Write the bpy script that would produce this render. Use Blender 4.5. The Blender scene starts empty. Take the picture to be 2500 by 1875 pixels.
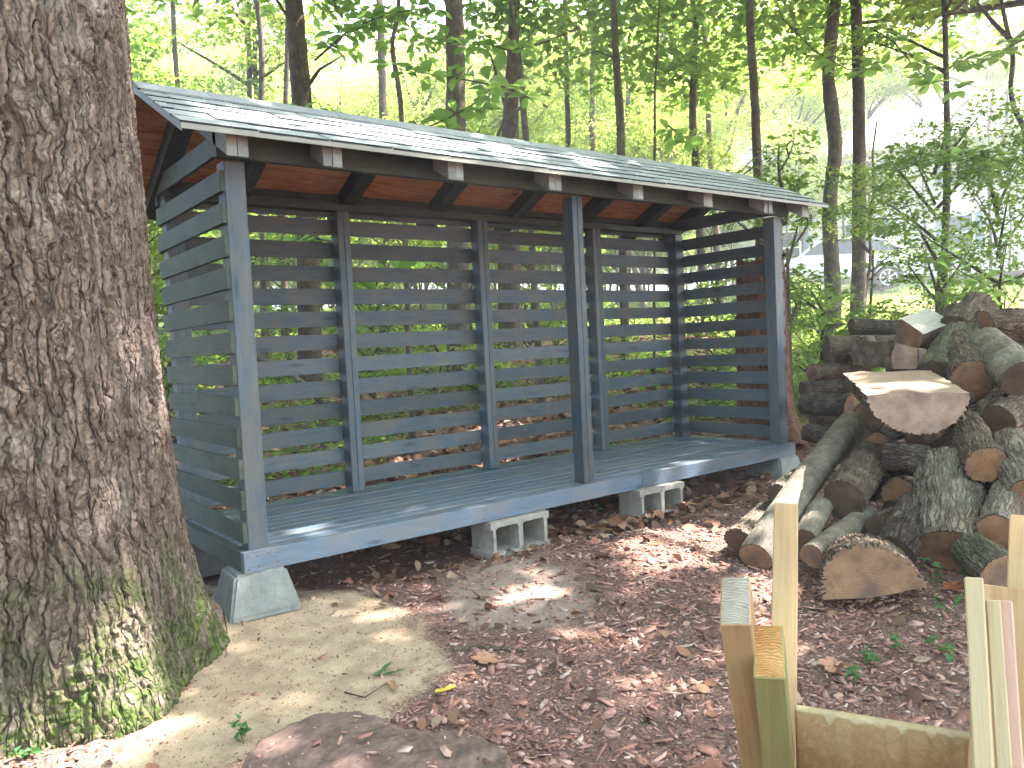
import bpy, bmesh, math, random
import numpy as np
from mathutils import Matrix, Vector

# ------------------------------------------------------------------ units
# all layout numbers are in inches; origin = front left corner of the shed deck, z = 0 is the deck top
S = 0.0254
GZ = 12.0
def V(x, y, z): return Vector((x * S, y * S, (z + GZ) * S))
def VA(a):
    a = np.asarray(a, dtype=np.float64)
    return np.stack([a[..., 0] * S, a[..., 1] * S, (a[..., 2] + GZ) * S], -1)
rng = np.random.default_rng(7)
random.seed(7)
scn = bpy.context.scene
COL = scn.collection

# ------------------------------------------------------------------ camera
CAM = np.array([-43.389, -130.677, 32.333])
F = 1933.98
def _rot(rx, ry, rz):
    cx, sx, cy, sy, cz, sz = math.cos(rx), math.sin(rx), math.cos(ry), math.sin(ry), math.cos(rz), math.sin(rz)
    return (np.array([[cz, -sz, 0], [sz, cz, 0], [0, 0, 1]]) @ np.array([[1, 0, 0], [0, cx, -sx], [0, sx, cx]])
            @ np.array([[cy, -sy, 0], [sy, cy, 0], [0, 0, 1]]))
RC = _rot(1.5215, -0.0494, -0.6602)
cam = bpy.data.cameras.new('camera'); camo = bpy.data.objects.new('camera', cam); COL.objects.link(camo)
m = Matrix(RC.tolist()).to_4x4(); m.translation = V(*CAM); camo.matrix_world = m
cam.sensor_fit = 'HORIZONTAL'; cam.sensor_width = 36; cam.lens = 36 * F / 2500
cam.clip_start = 0.05; cam.clip_end = 1500
scn.camera = camo
# measuring helpers: from a point of the photograph (2500 px wide) to a place in the world
def ray(px, py):
    v = RC @ np.array([(px - 1250) / F, -(py - 937.5) / F, -1.0]); return v / np.linalg.norm(v)
def at(px, py, t): return CAM + t * ray(px, py)
def onz(px, py, z):
    r = ray(px, py); return CAM + r * ((z - CAM[2]) / r[2])
def atr(px, py, R):
    r = ray(px, py); return CAM + r * (R / math.hypot(r[0], r[1]))
D = 1.1302   # scale of the 2212 px wide view

# ------------------------------------------------------------------ light
SUN_EL = math.radians(52)
SUN_V = np.array([0.93, -0.37]); SUN_V = SUN_V / np.linalg.norm(SUN_V)
SUN = np.array([SUN_V[0] * math.cos(SUN_EL), SUN_V[1] * math.cos(SUN_EL), math.sin(SUN_EL)])
w = bpy.data.worlds.new('World'); scn.world = w; w.use_nodes = True
nt = w.node_tree; nt.nodes.clear()
sky = nt.nodes.new('ShaderNodeTexSky'); sky.sky_type = 'NISHITA'; sky.sun_disc = False
sky.sun_elevation = SUN_EL; sky.sun_rotation = math.atan2(SUN_V[0], SUN_V[1])
sky.dust_density = 3.0; sky.air_density = 1.0; sky.ozone_density = 1.0
bg = nt.nodes.new('ShaderNodeBackground'); bg.inputs[1].default_value = 0.15
out = nt.nodes.new('ShaderNodeOutputWorld')
nt.links.new(sky.outputs[0], bg.inputs[0]); nt.links.new(bg.outputs[0], out.inputs[0])
sl = bpy.data.lights.new('sun', 'SUN'); sl.energy = 3.6; sl.angle = math.radians(0.6); sl.color = (1.0, 0.95, 0.87)
so = bpy.data.objects.new('sun', sl); COL.objects.link(so)
so.rotation_euler = Vector(SUN.tolist()).to_track_quat('Z', 'Y').to_euler()
so.location = (0, 0, 30)
scn.view_settings.view_transform = 'Standard'; scn.view_settings.look = 'None'
scn.view_settings.exposure = 3.65; scn.view_settings.gamma = 1; scn.view_settings.use_curve_mapping = False
scn.cycles.use_denoising = True
scn.cycles.max_bounces = 7; scn.cycles.diffuse_bounces = 4; scn.cycles.transmission_bounces = 4
scn.cycles.transparent_max_bounces = 4; scn.cycles.caustics_reflective = False; scn.cycles.caustics_refractive = False

# ------------------------------------------------------------------ materials
def N(nt, t, **k):
    n = nt.nodes.new(t)
    for a, b in k.items(): setattr(n, a, b)
    return n
def newmat(name):
    m = bpy.data.materials.new(name); m.use_nodes = True
    nt = m.node_tree; b = nt.nodes['Principled BSDF']; return m, nt, b
def ramp(nt, fac, stops):
    r = N(nt, 'ShaderNodeValToRGB'); e = r.color_ramp.elements
    while len(e) < len(stops): e.new(0.5)
    for i, (p, c) in enumerate(stops):
        e[i].position = p; e[i].color = (*c, 1)
    nt.links.new(fac, r.inputs[0]); return r.outputs[0]
def coords(nt, scale=(1, 1, 1), rnd=True, kind='Object'):
    tc = N(nt, 'ShaderNodeTexCoord'); mp = N(nt, 'ShaderNodeMapping'); mp.inputs['Scale'].default_value = scale
    nt.links.new(tc.outputs[kind], mp.inputs[0])
    if rnd:
        oi = N(nt, 'ShaderNodeObjectInfo'); ml = N(nt, 'ShaderNodeMath', operation='MULTIPLY'); ml.inputs[1].default_value = 37.0
        cb = N(nt, 'ShaderNodeCombineXYZ'); nt.links.new(oi.outputs['Random'], ml.inputs[0])
        for i in range(3): nt.links.new(ml.outputs[0], cb.inputs[i])
        nt.links.new(cb.outputs[0], mp.inputs['Location'])
    return mp.outputs[0]
def noise(nt, vec, scale, detail=4, rough=0.6, dist=0.0):
    n = N(nt, 'ShaderNodeTexNoise'); n.inputs['Scale'].default_value = scale; n.inputs['Detail'].default_value = detail
    n.inputs['Roughness'].default_value = rough; n.inputs['Distortion'].default_value = dist
    nt.links.new(vec, n.inputs['Vector']); return n.outputs['Fac']
def mix(nt, f, a, b, mode='MIX'):
    x = N(nt, 'ShaderNodeMix', data_type='RGBA', blend_type=mode)
    if isinstance(f, (int, float)): x.inputs[0].default_value = f
    else: nt.links.new(f, x.inputs[0])
    for s, v in ((6, a), (7, b)):
        if isinstance(v, tuple): x.inputs[s].default_value = (*v, 1)
        else: nt.links.new(v, x.inputs[s])
    return x.outputs[2]
def mth(nt, op, a, b=None, c=None):
    x = N(nt, 'ShaderNodeMath', operation=op)
    for i, v in enumerate((a, b, c)):
        if v is None: continue
        if isinstance(v, (int, float)): x.inputs[i].default_value = v
        else: nt.links.new(v, x.inputs[i])
    return x.outputs[0]
def bump(nt, b, h, dist=0.002, strength=1.0):
    x = N(nt, 'ShaderNodeBump'); x.inputs['Distance'].default_value = dist; x.inputs['Strength'].default_value = strength
    nt.links.new(h, x.inputs['Height']); nt.links.new(x.outputs[0], b.inputs['Normal'])
def setc(nt, b, c, rough=0.8, spec=0.3):
    if isinstance(c, tuple): b.inputs['Base Color'].default_value = (*c, 1)
    else: nt.links.new(c, b.inputs['Base Color'])
    b.inputs['Roughness'].default_value = rough; b.inputs['Specular IOR Level'].default_value = spec

def wood(name, lo, hi, warm=None, rough=0.6, knot=True, spec=0.35, ringscale=1.0, vary=0.35):
    """sawn board, grain along local X"""
    m, nt, b = newmat(name)
    v = coords(nt, (1.2, 24, 24)); g = noise(nt, v, 2.2, 6, 0.65, 1.2)
    v2 = coords(nt, (5, 300, 300)); fine = noise(nt, v2, 1.0, 2, 0.5)
    c = ramp(nt, g, [(0.28, lo), (0.72, hi)])
    vb = coords(nt, (3, 6, 6)); blot = noise(nt, vb, 2.0, 3)
    if warm: c = mix(nt, mth(nt, 'MULTIPLY', ramp1(nt, blot, 0.40, 0.62), 0.8), c, warm)
    c = mix(nt, mth(nt, 'MULTIPLY', ramp1(nt, fine, 0.5, 0.75), 0.25), c, lo)
    oi = N(nt, 'ShaderNodeObjectInfo')
    k = mth(nt, 'MULTIPLY_ADD', oi.outputs['Random'], vary, 1.0 - vary / 2)
    hs = N(nt, 'ShaderNodeHueSaturation'); nt.links.new(c, hs.inputs['Color']); nt.links.new(k, hs.inputs['Value'])
    c = hs.outputs[0]
    if knot:
        vk = coords(nt, (2.4, 11, 11)); vo = N(nt, 'ShaderNodeTexVoronoi'); vo.inputs['Scale'].default_value = 1.0
        nt.links.new(vk, vo.inputs['Vector'])
        kn = ramp1(nt, vo.outputs['Distance'], 0.17, 0.06)
        c = mix(nt, mth(nt, 'MULTIPLY', kn, 0.6), c, tuple(x * 0.45 for x in lo))
    setc(nt, b, c, rough, spec)
    bump(nt, b, mth(nt, 'ADD', g, mth(nt, 'MULTIPLY', fine, 0.5)), 0.0012)
    return m
def ramp1(nt, v, a, b):
    x = N(nt, 'ShaderNodeMapRange'); x.inputs[1].default_value = a; x.inputs[2].default_value = b
    nt.links.new(v, x.inputs[0]); return x.outputs[0]

M = {}
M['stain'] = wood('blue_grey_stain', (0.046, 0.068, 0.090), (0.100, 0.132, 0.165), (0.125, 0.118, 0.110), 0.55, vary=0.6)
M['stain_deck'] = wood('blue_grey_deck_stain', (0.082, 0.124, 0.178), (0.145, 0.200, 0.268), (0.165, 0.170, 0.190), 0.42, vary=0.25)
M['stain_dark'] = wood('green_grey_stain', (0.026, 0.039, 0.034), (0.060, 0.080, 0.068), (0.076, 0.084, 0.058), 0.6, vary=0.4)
M['stain_lit'] = wood('lit_grey_stain', (0.17, 0.18, 0.175), (0.29, 0.30, 0.29), None, 0.6, knot=False)  # light falling on the rafter tails, put into the stain colour
M['pine'] = wood('treated_pine', (0.26, 0.150, 0.070), (0.46, 0.300, 0.160), (0.38, 0.27, 0.14), 0.6, knot=False, vary=0.2)
M['pine_green'] = wood('green_treated_pine', (0.17, 0.145, 0.055), (0.29, 0.25, 0.11), (0.22, 0.24, 0.09), 0.6, knot=False, vary=0.1)
M['pine_pale'] = wood('pale_pine', (0.36, 0.28, 0.17), (0.48, 0.39, 0.25), None, 0.6, knot=False, vary=0.1)
M['pine_pink'] = wood('pink_cedar_edge', (0.42, 0.25, 0.19), (0.55, 0.37, 0.30), None, 0.6, knot=False, vary=0.1)

def ply_mat():
    m, nt, b = newmat('plywood')
    v = coords(nt, (1.5, 9, 9)); g = noise(nt, v, 1.6, 6, 0.6, 2.5)
    c = ramp(nt, g, [(0.30, (0.32, 0.125, 0.060)), (0.50, (0.56, 0.27, 0.125)), (0.70, (0.68, 0.38, 0.19))])
    vk = coords(nt, (2.2, 3.5, 3)); vo = N(nt, 'ShaderNodeTexVoronoi'); vo.inputs['Scale'].default_value = 1.4; nt.links.new(vk, vo.inputs['Vector'])
    c = mix(nt, ramp1(nt, vo.outputs['Distance'], 0.10, 0.04), c, (0.09, 0.03, 0.02))
    setc(nt, b, c, 0.7); bump(nt, b, g, 0.001); return m
M['ply'] = ply_mat()

def endgrain(name, lo, hi, core=None, rings=150.0, rough=0.85, dark=None, ax=(0, 1), off=0.0, amp=0.035):
    m, nt, b = newmat(name)
    tc = N(nt, 'ShaderNodeTexCoord'); sp = N(nt, 'ShaderNodeSeparateXYZ'); nt.links.new(tc.outputs['Object'], sp.inputs[0])
    n0 = noise(nt, tc.outputs['Object'], 9, 4)
    r = mth(nt, 'SQRT', mth(nt, 'ADD', mth(nt, 'POWER', mth(nt, 'ADD', sp.outputs[ax[0]], 0.005 if off else 0.0), 2.0), mth(nt, 'POWER', mth(nt, 'ADD', sp.outputs[ax[1]], off), 2.0)))
    rr = mth(nt, 'ADD', r, mth(nt, 'MULTIPLY', n0, 0.06))
    s = mth(nt, 'SINE', mth(nt, 'MULTIPLY', rr, rings * 6.0))
    v = coords(nt, (1, 1, 1)); n1 = noise(nt, v, 14, 5, 0.65)
    a = mth(nt, 'ADD', mth(nt, 'MULTIPLY', s, amp), n1)
    c = ramp(nt, a, [(0.30, lo), (0.70, hi)])
    if core:
        c = mix(nt, mth(nt, 'MULTIPLY', ramp1(nt, mth(nt, 'ADD', r, mth(nt, 'MULTIPLY', n1, 0.05)), 0.085, 0.035), 0.75), c, core)
    v3 = coords(nt, (1, 1, 1)); n3 = noise(nt, v3, 70, 3, 0.7)
    c = mix(nt, mth(nt, 'MULTIPLY', ramp1(nt, n3, 0.5, 0.75), 0.3), c, tuple(x * 0.45 for x in lo))
    setc(nt, b, c, rough, 0.2); bump(nt, b, mth(nt, 'ADD', n3, mth(nt, 'MULTIPLY', s, 0.15)), 0.0015); return m
M['end_orange'] = endgrain('cut_end_orange', (0.15, 0.080, 0.045), (0.37, 0.215, 0.125), (0.33, 0.15, 0.07))
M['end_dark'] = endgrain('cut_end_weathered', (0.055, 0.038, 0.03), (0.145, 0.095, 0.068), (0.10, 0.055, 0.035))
M['end_pale'] = endgrain('cut_end_fresh', (0.27, 0.175, 0.13), (0.46, 0.325, 0.25), (0.20, 0.135, 0.115), 90)
M['end_brown'] = endgrain('cut_end_brown', (0.17, 0.095, 0.06), (0.34, 0.20, 0.12), (0.15, 0.10, 0.08), 90)
M['end_grey'] = endgrain('cut_end_grey', (0.36, 0.31, 0.27), (0.58, 0.52, 0.46), None, 120)
M['end_lumber'] = endgrain('lumber_end_orange', (0.27, 0.125, 0.04), (0.50, 0.30, 0.13), None, 260, ax=(1, 2), off=0.06, amp=0.16)
M['end_lumber_grey'] = endgrain('lumber_end_grey', (0.20, 0.17, 0.14), (0.38, 0.34, 0.29), None, 240, ax=(1, 2), off=0.07, amp=0.14)
M['stump_top'] = endgrain('weathered_stump', (0.090, 0.058, 0.050), (0.245, 0.165, 0.142), (0.13, 0.082, 0.070), 40)
M['split'] = wood('split_wood', (0.32, 0.205, 0.14), (0.52, 0.375, 0.28), None, 0.8, knot=False)
M['split_grey'] = wood('split_wood_grey', (0.36, 0.32, 0.29), (0.58, 0.54, 0.50), None, 0.8, knot=False)

def bark_mat(name, a, b2, c3, moss=0.0, lich=0.25, scale=1.0, mossz=0.5, spec=0.2, crack=55.0, ckamt=1.3):
    m, nt, b = newmat(name)
    v = coords(nt, (1, 1, 1)); n1 = noise(nt, v, 12 * scale, 6, 0.7); n2 = noise(nt, v, 60 * scale, 4, 0.7); n3 = noise(nt, v, 3.1 * scale, 4, 0.6)
    c = ramp(nt, n1, [(0.32, a), (0.5, b2), (0.68, c3)])
    c = mix(nt, mth(nt, 'MULTIPLY', ramp1(nt, n2, 0.52, 0.7), 0.35), c, tuple(x * 0.5 for x in a))
    c = mix(nt, mth(nt, 'MULTIPLY', ramp1(nt, n3, 0.56, 0.68), lich), c, (0.32, 0.32, 0.26))
    v4 = coords(nt, (1, 1, 1)); n4 = noise(nt, v4, 160 * scale, 2, 0.6)
    c = mix(nt, mth(nt, 'MULTIPLY', ramp1(nt, n4, 0.62, 0.72), 0.35), c, (0.42, 0.40, 0.36))
    if moss > 0:
        g = N(nt, 'ShaderNodeNewGeometry'); sp = N(nt, 'ShaderNodeSeparateXYZ'); nt.links.new(g.outputs['Position'], sp.inputs[0])
        zz = mth(nt, 'ADD', sp.outputs[2], mth(nt, 'MULTIPLY', mth(nt, 'SUBTRACT', n3, 0.5), 1.1))
        k = ramp1(nt, zz, mossz, mossz * 0.25)
        n5 = noise(nt, v, 25, 4, 0.7)
        k = mth(nt, 'MULTIPLY', k, mth(nt, 'MULTIPLY', ramp1(nt, n5, 0.36, 0.56), moss))
        mc = ramp(nt, n2, [(0.35, (0.030, 0.050, 0.010)), (0.65, (0.090, 0.130, 0.028))])
        c = mix(nt, k, c, mc)
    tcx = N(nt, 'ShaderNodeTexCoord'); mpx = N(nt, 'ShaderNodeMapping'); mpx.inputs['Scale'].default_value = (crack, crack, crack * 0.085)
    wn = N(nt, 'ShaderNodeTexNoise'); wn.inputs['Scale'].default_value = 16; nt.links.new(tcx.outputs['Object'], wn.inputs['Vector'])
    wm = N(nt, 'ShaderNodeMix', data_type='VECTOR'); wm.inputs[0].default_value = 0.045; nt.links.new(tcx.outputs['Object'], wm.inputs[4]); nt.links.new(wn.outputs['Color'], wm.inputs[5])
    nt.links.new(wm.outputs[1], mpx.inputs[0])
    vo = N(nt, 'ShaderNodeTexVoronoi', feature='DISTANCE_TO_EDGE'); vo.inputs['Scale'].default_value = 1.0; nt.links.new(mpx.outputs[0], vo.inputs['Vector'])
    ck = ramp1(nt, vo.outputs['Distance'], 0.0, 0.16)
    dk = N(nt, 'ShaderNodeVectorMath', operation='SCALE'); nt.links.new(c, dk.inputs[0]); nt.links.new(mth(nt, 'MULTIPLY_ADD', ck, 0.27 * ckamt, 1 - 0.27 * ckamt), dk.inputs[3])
    setc(nt, b, dk.outputs[0], 0.85, spec); bump(nt, b, mth(nt, 'ADD', mth(nt, 'ADD', mth(nt, 'MULTIPLY', n1, 0.6), mth(nt, 'MULTIPLY', n2, 0.9)), mth(nt, 'MULTIPLY', ck, ckamt)), 0.006, 0.9); return m
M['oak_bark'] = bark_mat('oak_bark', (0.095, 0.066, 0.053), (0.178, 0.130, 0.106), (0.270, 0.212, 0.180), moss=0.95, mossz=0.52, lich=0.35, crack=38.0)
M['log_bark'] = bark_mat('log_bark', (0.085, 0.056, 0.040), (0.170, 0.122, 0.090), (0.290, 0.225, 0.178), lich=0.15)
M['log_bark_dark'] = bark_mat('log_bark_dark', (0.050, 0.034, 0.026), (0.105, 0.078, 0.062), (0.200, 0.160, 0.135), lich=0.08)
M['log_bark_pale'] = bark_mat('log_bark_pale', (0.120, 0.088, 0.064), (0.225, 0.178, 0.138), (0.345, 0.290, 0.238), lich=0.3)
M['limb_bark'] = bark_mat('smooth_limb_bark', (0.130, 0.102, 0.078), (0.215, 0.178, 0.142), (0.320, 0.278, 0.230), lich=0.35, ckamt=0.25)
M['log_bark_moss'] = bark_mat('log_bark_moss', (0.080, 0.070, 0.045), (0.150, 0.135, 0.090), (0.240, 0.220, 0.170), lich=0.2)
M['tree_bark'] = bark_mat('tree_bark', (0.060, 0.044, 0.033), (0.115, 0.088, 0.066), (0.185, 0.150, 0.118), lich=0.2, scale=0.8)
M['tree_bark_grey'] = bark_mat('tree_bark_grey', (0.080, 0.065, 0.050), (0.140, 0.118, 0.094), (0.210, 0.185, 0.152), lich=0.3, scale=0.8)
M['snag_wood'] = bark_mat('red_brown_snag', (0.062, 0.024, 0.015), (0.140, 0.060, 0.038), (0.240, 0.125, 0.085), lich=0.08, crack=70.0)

def leaf_mat(name, c1, c2, t1, trans=0.45, rough=0.5, attr=False):
    m, nt, b = newmat(name)
    oi = N(nt, 'ShaderNodeObjectInfo'); ge = N(nt, 'ShaderNodeNewGeometry')
    r = mth(nt, 'FRACT', mth(nt, 'ADD', mth(nt, 'MULTIPLY', oi.outputs['Random'], 0.6), mth(nt, 'MULTIPLY', ge.outputs['Random Per Island'], 0.9)))
    c = mix(nt, r, c1, c2)
    setc(nt, b, c, rough, 0.35)
    tr = N(nt, 'ShaderNodeBsdfTranslucent'); tcol = mix(nt, r, tuple(x * 0.8 for x in t1), t1); nt.links.new(tcol, tr.inputs[0])
    ms = N(nt, 'ShaderNodeMixShader'); ms.inputs[0].default_value = trans
    nt.links.new(b.outputs[0], ms.inputs[1]); nt.links.new(tr.outputs[0], ms.inputs[2])
    nt.links.new(ms.outputs[0], nt.nodes['Material Output'].inputs[0]); return m
M['leaf'] = leaf_mat('leaf_green', (0.045, 0.095, 0.025), (0.095, 0.145, 0.040), (0.34, 0.52, 0.08), 0.55)
M['leaf_light'] = leaf_mat('leaf_light_green', (0.080, 0.135, 0.035), (0.125, 0.175, 0.050), (0.48, 0.60, 0.11), 0.6)
M['leaf_far'] = leaf_mat('sunny_leaf', (0.090, 0.130, 0.035), (0.125, 0.170, 0.050), (0.55, 0.66, 0.14), 0.62)
M['leaf_dark'] = leaf_mat('leaf_dark_green', (0.025, 0.055, 0.022), (0.05, 0.09, 0.035), (0.10, 0.20, 0.04), 0.35)
M['leaf_big'] = leaf_mat('broad_leaf', (0.070, 0.135, 0.045), (0.110, 0.175, 0.060), (0.42, 0.66, 0.14), 0.6, 0.4)

def attr_mat(name, rough=0.9, bsc=60, trans=0):
    m, nt, b = newmat(name)
    at_ = N(nt, 'ShaderNodeAttribute'); at_.attribute_name = 'tint'
    v = coords(nt, (1, 1, 1), rnd=False); n = noise(nt, v, bsc, 4, 0.7)
    c = mix(nt, mth(nt, 'MULTIPLY', ramp1(nt, n, 0.4, 0.75), 0.45), at_.outputs['Color'], (0.07, 0.045, 0.035))
    setc(nt, b, c, rough, 0.2); bump(nt, b, n, 0.002); return m
M['mulch'] = attr_mat('bark_mulch'); M['litter'] = attr_mat('dry_leaves', 0.7, 40)

def ground_mat():
    m, nt, b = newmat('forest_floor')
    a = N(nt, 'ShaderNodeAttribute'); a.attribute_name = 'zone'; sp = N(nt, 'ShaderNodeSeparateColor'); nt.links.new(a.outputs['Color'], sp.inputs[0])
    v = coords(nt, (1, 1, 1), rnd=False)
    n1 = noise(nt, v, 9, 6, 0.7); n2 = noise(nt, v, 90, 5, 0.75); n3 = noise(nt, v, 350, 3, 0.7); n0 = noise(nt, v, 2.3, 4, 0.6)
    mulch = ramp(nt, n2, [(0.30, (0.085, 0.048, 0.040)), (0.5, (0.205, 0.122, 0.100)), (0.66, (0.410, 0.265, 0.225))])
    sand = ramp(nt, mth(nt, 'ADD', mth(nt, 'MULTIPLY', n1, 0.6), mth(nt, 'MULTIPLY', n3, 0.4)), [(0.38, (0.370, 0.265, 0.180)), (0.60, (0.630, 0.480, 0.345))])
    sand = mix(nt, ramp1(nt, n3, 0.64, 0.70), sand, (0.62, 0.60, 0.56))
    sand = mix(nt, mth(nt, 'MULTIPLY', ramp1(nt, n2, 0.66, 0.72), 0.8), sand, (0.12, 0.075, 0.055))
    dust = ramp(nt, n3, [(0.35, (0.27, 0.190, 0.158)), (0.65, (0.48, 0.375, 0.32))])
    lawn = ramp(nt, n0, [(0.35, (0.080, 0.120, 0.028)), (0.65, (0.130, 0.170, 0.045))])
    def edge(ch, lo=0.25, hi=0.55):
        return ramp1(nt, mth(nt, 'ADD', ch, mth(nt, 'MULTIPLY', mth(nt, 'SUBTRACT', mth(nt, 'ADD', mth(nt, 'MULTIPLY', n1, 0.5), mth(nt, 'MULTIPLY', n2, 0.5)), 0.5), 1.3)), 0.38, 0.58)
    c = mix(nt, edge(sp.outputs[1]), mulch, dust)
    c = mix(nt, edge(sp.outputs[0]), c, sand)
    c = mix(nt, edge(sp.outputs[2]), c, lawn)
    setc(nt, b, c, 0.95, 0.15)
    bump(nt, b, mth(nt, 'ADD', mth(nt, 'MULTIPLY', n2, 1.0), mth(nt, 'MULTIPLY', n3, 0.35)), 0.012, 0.8); return m
M['ground'] = ground_mat()

def simple(name, c, rough=0.6, spec=0.4, var=0.0, nscale=30, metal=0.0, bd=0.0):
    m, nt, b = newmat(name)
    if var > 0:
        v = coords(nt, (1, 1, 1)); n = noise(nt, v, nscale, 5, 0.7)
        c2 = ramp(nt, n, [(0.3, tuple(x * (1 - var) for x in c)), (0.7, tuple(min(1, x * (1 + var)) for x in c))])
        setc(nt, b, c2, rough, spec)
        if bd: bump(nt, b, n, bd)
    else: setc(nt, b, c, rough, spec)
    b.inputs['Metallic'].default_value = metal; return m
def concrete(name, c):
    m, nt, b = newmat(name)
    v = coords(nt, (1, 1, 1)); n = noise(nt, v, 14, 5, 0.7); n2 = noise(nt, v, 170, 3, 0.7); v5 = coords(nt, (40, 40, 3)); n5 = noise(nt, v5, 1.0, 4, 0.6)
    cc = ramp(nt, n, [(0.3, tuple(x * 0.72 for x in c)), (0.7, tuple(x * 1.15 for x in c))])
    cc = mix(nt, mth(nt, 'MULTIPLY', ramp1(nt, n5, 0.5, 0.7), 0.4), cc, tuple(x * 0.55 for x in c))
    cc = mix(nt, mth(nt, 'MULTIPLY', ramp1(nt, n2, 0.55, 0.7), 0.5), cc, tuple(x * 0.5 for x in c))
    setc(nt, b, cc, 0.92, 0.15); bump(nt, b, mth(nt, 'ADD', n2, n), 0.003); return m
M['concrete'] = concrete('cast_concrete', (0.27, 0.28, 0.27))
M['block'] = concrete('block_concrete', (0.36, 0.34, 0.31))
M['trim'] = simple('drip_edge_metal', (0.25, 0.25, 0.22), 0.5, 0.5)
M['nail'] = simple('nail_head', (0.12, 0.12, 0.13), 0.4, 0.5, metal=0.8)
def shingle_mat():
    m, nt, b = newmat('asphalt_shingle')
    v = coords(nt, (1, 1, 1)); n = noise(nt, v, 500, 2, 0.6); n1 = noise(nt, v, 12, 3)
    c = ramp(nt, n, [(0.35, (0.17, 0.19, 0.20)), (0.5, (0.32, 0.345, 0.355)), (0.66, (0.52, 0.54, 0.545))])
    oi = N(nt, 'ShaderNodeObjectInfo'); hs = N(nt, 'ShaderNodeHueSaturation'); nt.links.new(c, hs.inputs['Color'])
    nt.links.new(mth(nt, 'MULTIPLY_ADD', oi.outputs['Random'], 0.25, 0.87), hs.inputs['Value'])
    setc(nt, b, hs.outputs[0], 0.75, 0.5); bump(nt, b, n, 0.0015); return m
M['shingle'] = shingle_mat()
M['felt'] = simple('shingle_underside', (0.03, 0.033, 0.035), 0.9)

# ------------------------------------------------------------------ object helpers
def tag(o, label=None, cat=None, group=None, kind=None):
    if label: o['label'] = label
    if cat: o['category'] = cat
    if group: o['group'] = group
    if kind: o['kind'] = kind
    return o
def empty(name, loc, label=None, cat=None, group=None):
    o = bpy.data.objects.new(name, None); COL.objects.link(o); o.location = loc; o.empty_display_size = 0.1
    return tag(o, label, cat, group)
def mesh_np(name, verts, faces, mat=None, smooth=False, attr=None):
    """verts (n,3) metres; faces: list of (k,m) int arrays or one array"""
    me = bpy.data.meshes.new(name)
    if not isinstance(faces, (list, tuple)): faces = [faces]
    faces = [np.asarray(f, dtype=np.int32) for f in faces if len(f)]
    me.vertices.add(len(verts)); me.vertices.foreach_set('co', np.asarray(verts, dtype=np.float32).ravel())
    nl = sum(f.size for f in faces); nf = sum(len(f) for f in faces)
    me.loops.add(nl); me.loops.foreach_set('vertex_index', np.concatenate([f.ravel() for f in faces]))
    me.polygons.add(nf)
    st = []; o = 0
    for f in faces:
        st.append(o + np.arange(len(f)) * f.shape[1]); o += f.size
    me.polygons.foreach_set('loop_start', np.concatenate(st).astype(np.int32))
    if smooth: me.polygons.foreach_set('use_smooth', np.ones(nf, dtype=bool))
    me.update(calc_edges=True)
    if attr is not None:
        for nm, a in attr.items():
            ca = me.color_attributes.new(nm, 'FLOAT_COLOR', 'POINT')
            full = np.ones((len(verts), 4), dtype=np.float32); full[:, :3] = a; ca.data.foreach_set('color', full.ravel())
    if mat: me.materials.append(mat)
    return me
def link(name, me, parent=None, loc=None, mw=None):
    o = bpy.data.objects.new(name, me); COL.objects.link(o)
    if mw is not None:
        if parent:
            o.parent = parent; o.matrix_parent_inverse = Matrix.Identity(4)
            o.matrix_basis = pinv(parent) @ mw
        else: o.matrix_world = mw
    elif parent:
        o.parent = parent
        if loc is not None: o.location = loc
    elif loc is not None: o.location = loc
    return o
def pinv(p):
    m = p.matrix_basis.copy() if p.parent is None else p.parent.matrix_basis @ p.matrix_basis
    return m.inverted()
def frame(p, xdir, zhint=(0, 0, 1)):
    x = Vector(xdir).normalized(); z = Vector(zhint); y = z.cross(x)
    if y.length < 1e-4: y = Vector((0, 1, 0)).cross(x)
    y.normalize(); z = x.cross(y)
    m = Matrix((x, y, z)).transposed().to_4x4(); m.translation = p; return m
_box = {}
def box_mesh(l, w_, h, mat, bev=0.06, endmat=None, warp=0.0):
    """box l*w*h inches centred, long axis x, chamfered"""
    k = (round(l, 2), round(w_, 2), round(h, 2), mat, bev, endmat)
    if k in _box: return _box[k]
    bm = bmesh.new(); bmesh.ops.create_cube(bm, size=1)
    for v in bm.verts: v.co = Vector((v.co.x * l * S, v.co.y * w_ * S, v.co.z * h * S))
    if bev: bmesh.ops.bevel(bm, geom=bm.edges[:], offset=min(bev, h * 0.2, w_ * 0.2) * S, segments=1, affect='EDGES', profile=0.7)
    me = bpy.data.meshes.new('board'); 
    me.materials.append(M[mat])
    if endmat:
        me.materials.append(M[endmat])
        for f in bm.faces:
            if f.normal.x > 0.9: f.material_index = 1
    bm.to_mesh(me); bm.free(); _box[k] = me; return me
def board(name, lo, hi, mat, parent=None, jig=0.0, bev=0.06, label=None):
    """axis aligned board between two corners (inches); the long axis becomes local x"""
    lo = np.array(lo, float); hi = np.array(hi, float); d = hi - lo; c = (lo + hi) / 2
    ax = int(np.argmax(d)); dirs = [(1, 0, 0), (0, 1, 0), (0, 0, 1)]
    zh = (0, 0, 1) if ax != 2 else (0, 1, 0)
    if ax == 0: l, ww, hh = d[0], d[1], d[2]
    elif ax == 1: l, ww, hh = d[1], d[0], d[2]
    else: l, ww, hh = d[2], d[0], d[1]
    x = Vector(dirs[ax])
    if jig: x = x + Vector((random.uniform(-1, 1), random.uniform(-1, 1), random.uniform(-1, 1))) * jig
    o = link(name, box_mesh(l, ww, hh, mat, bev), parent, mw=frame(V(*c), x, zh))
    if label: o['label'] = label
    return o
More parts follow.
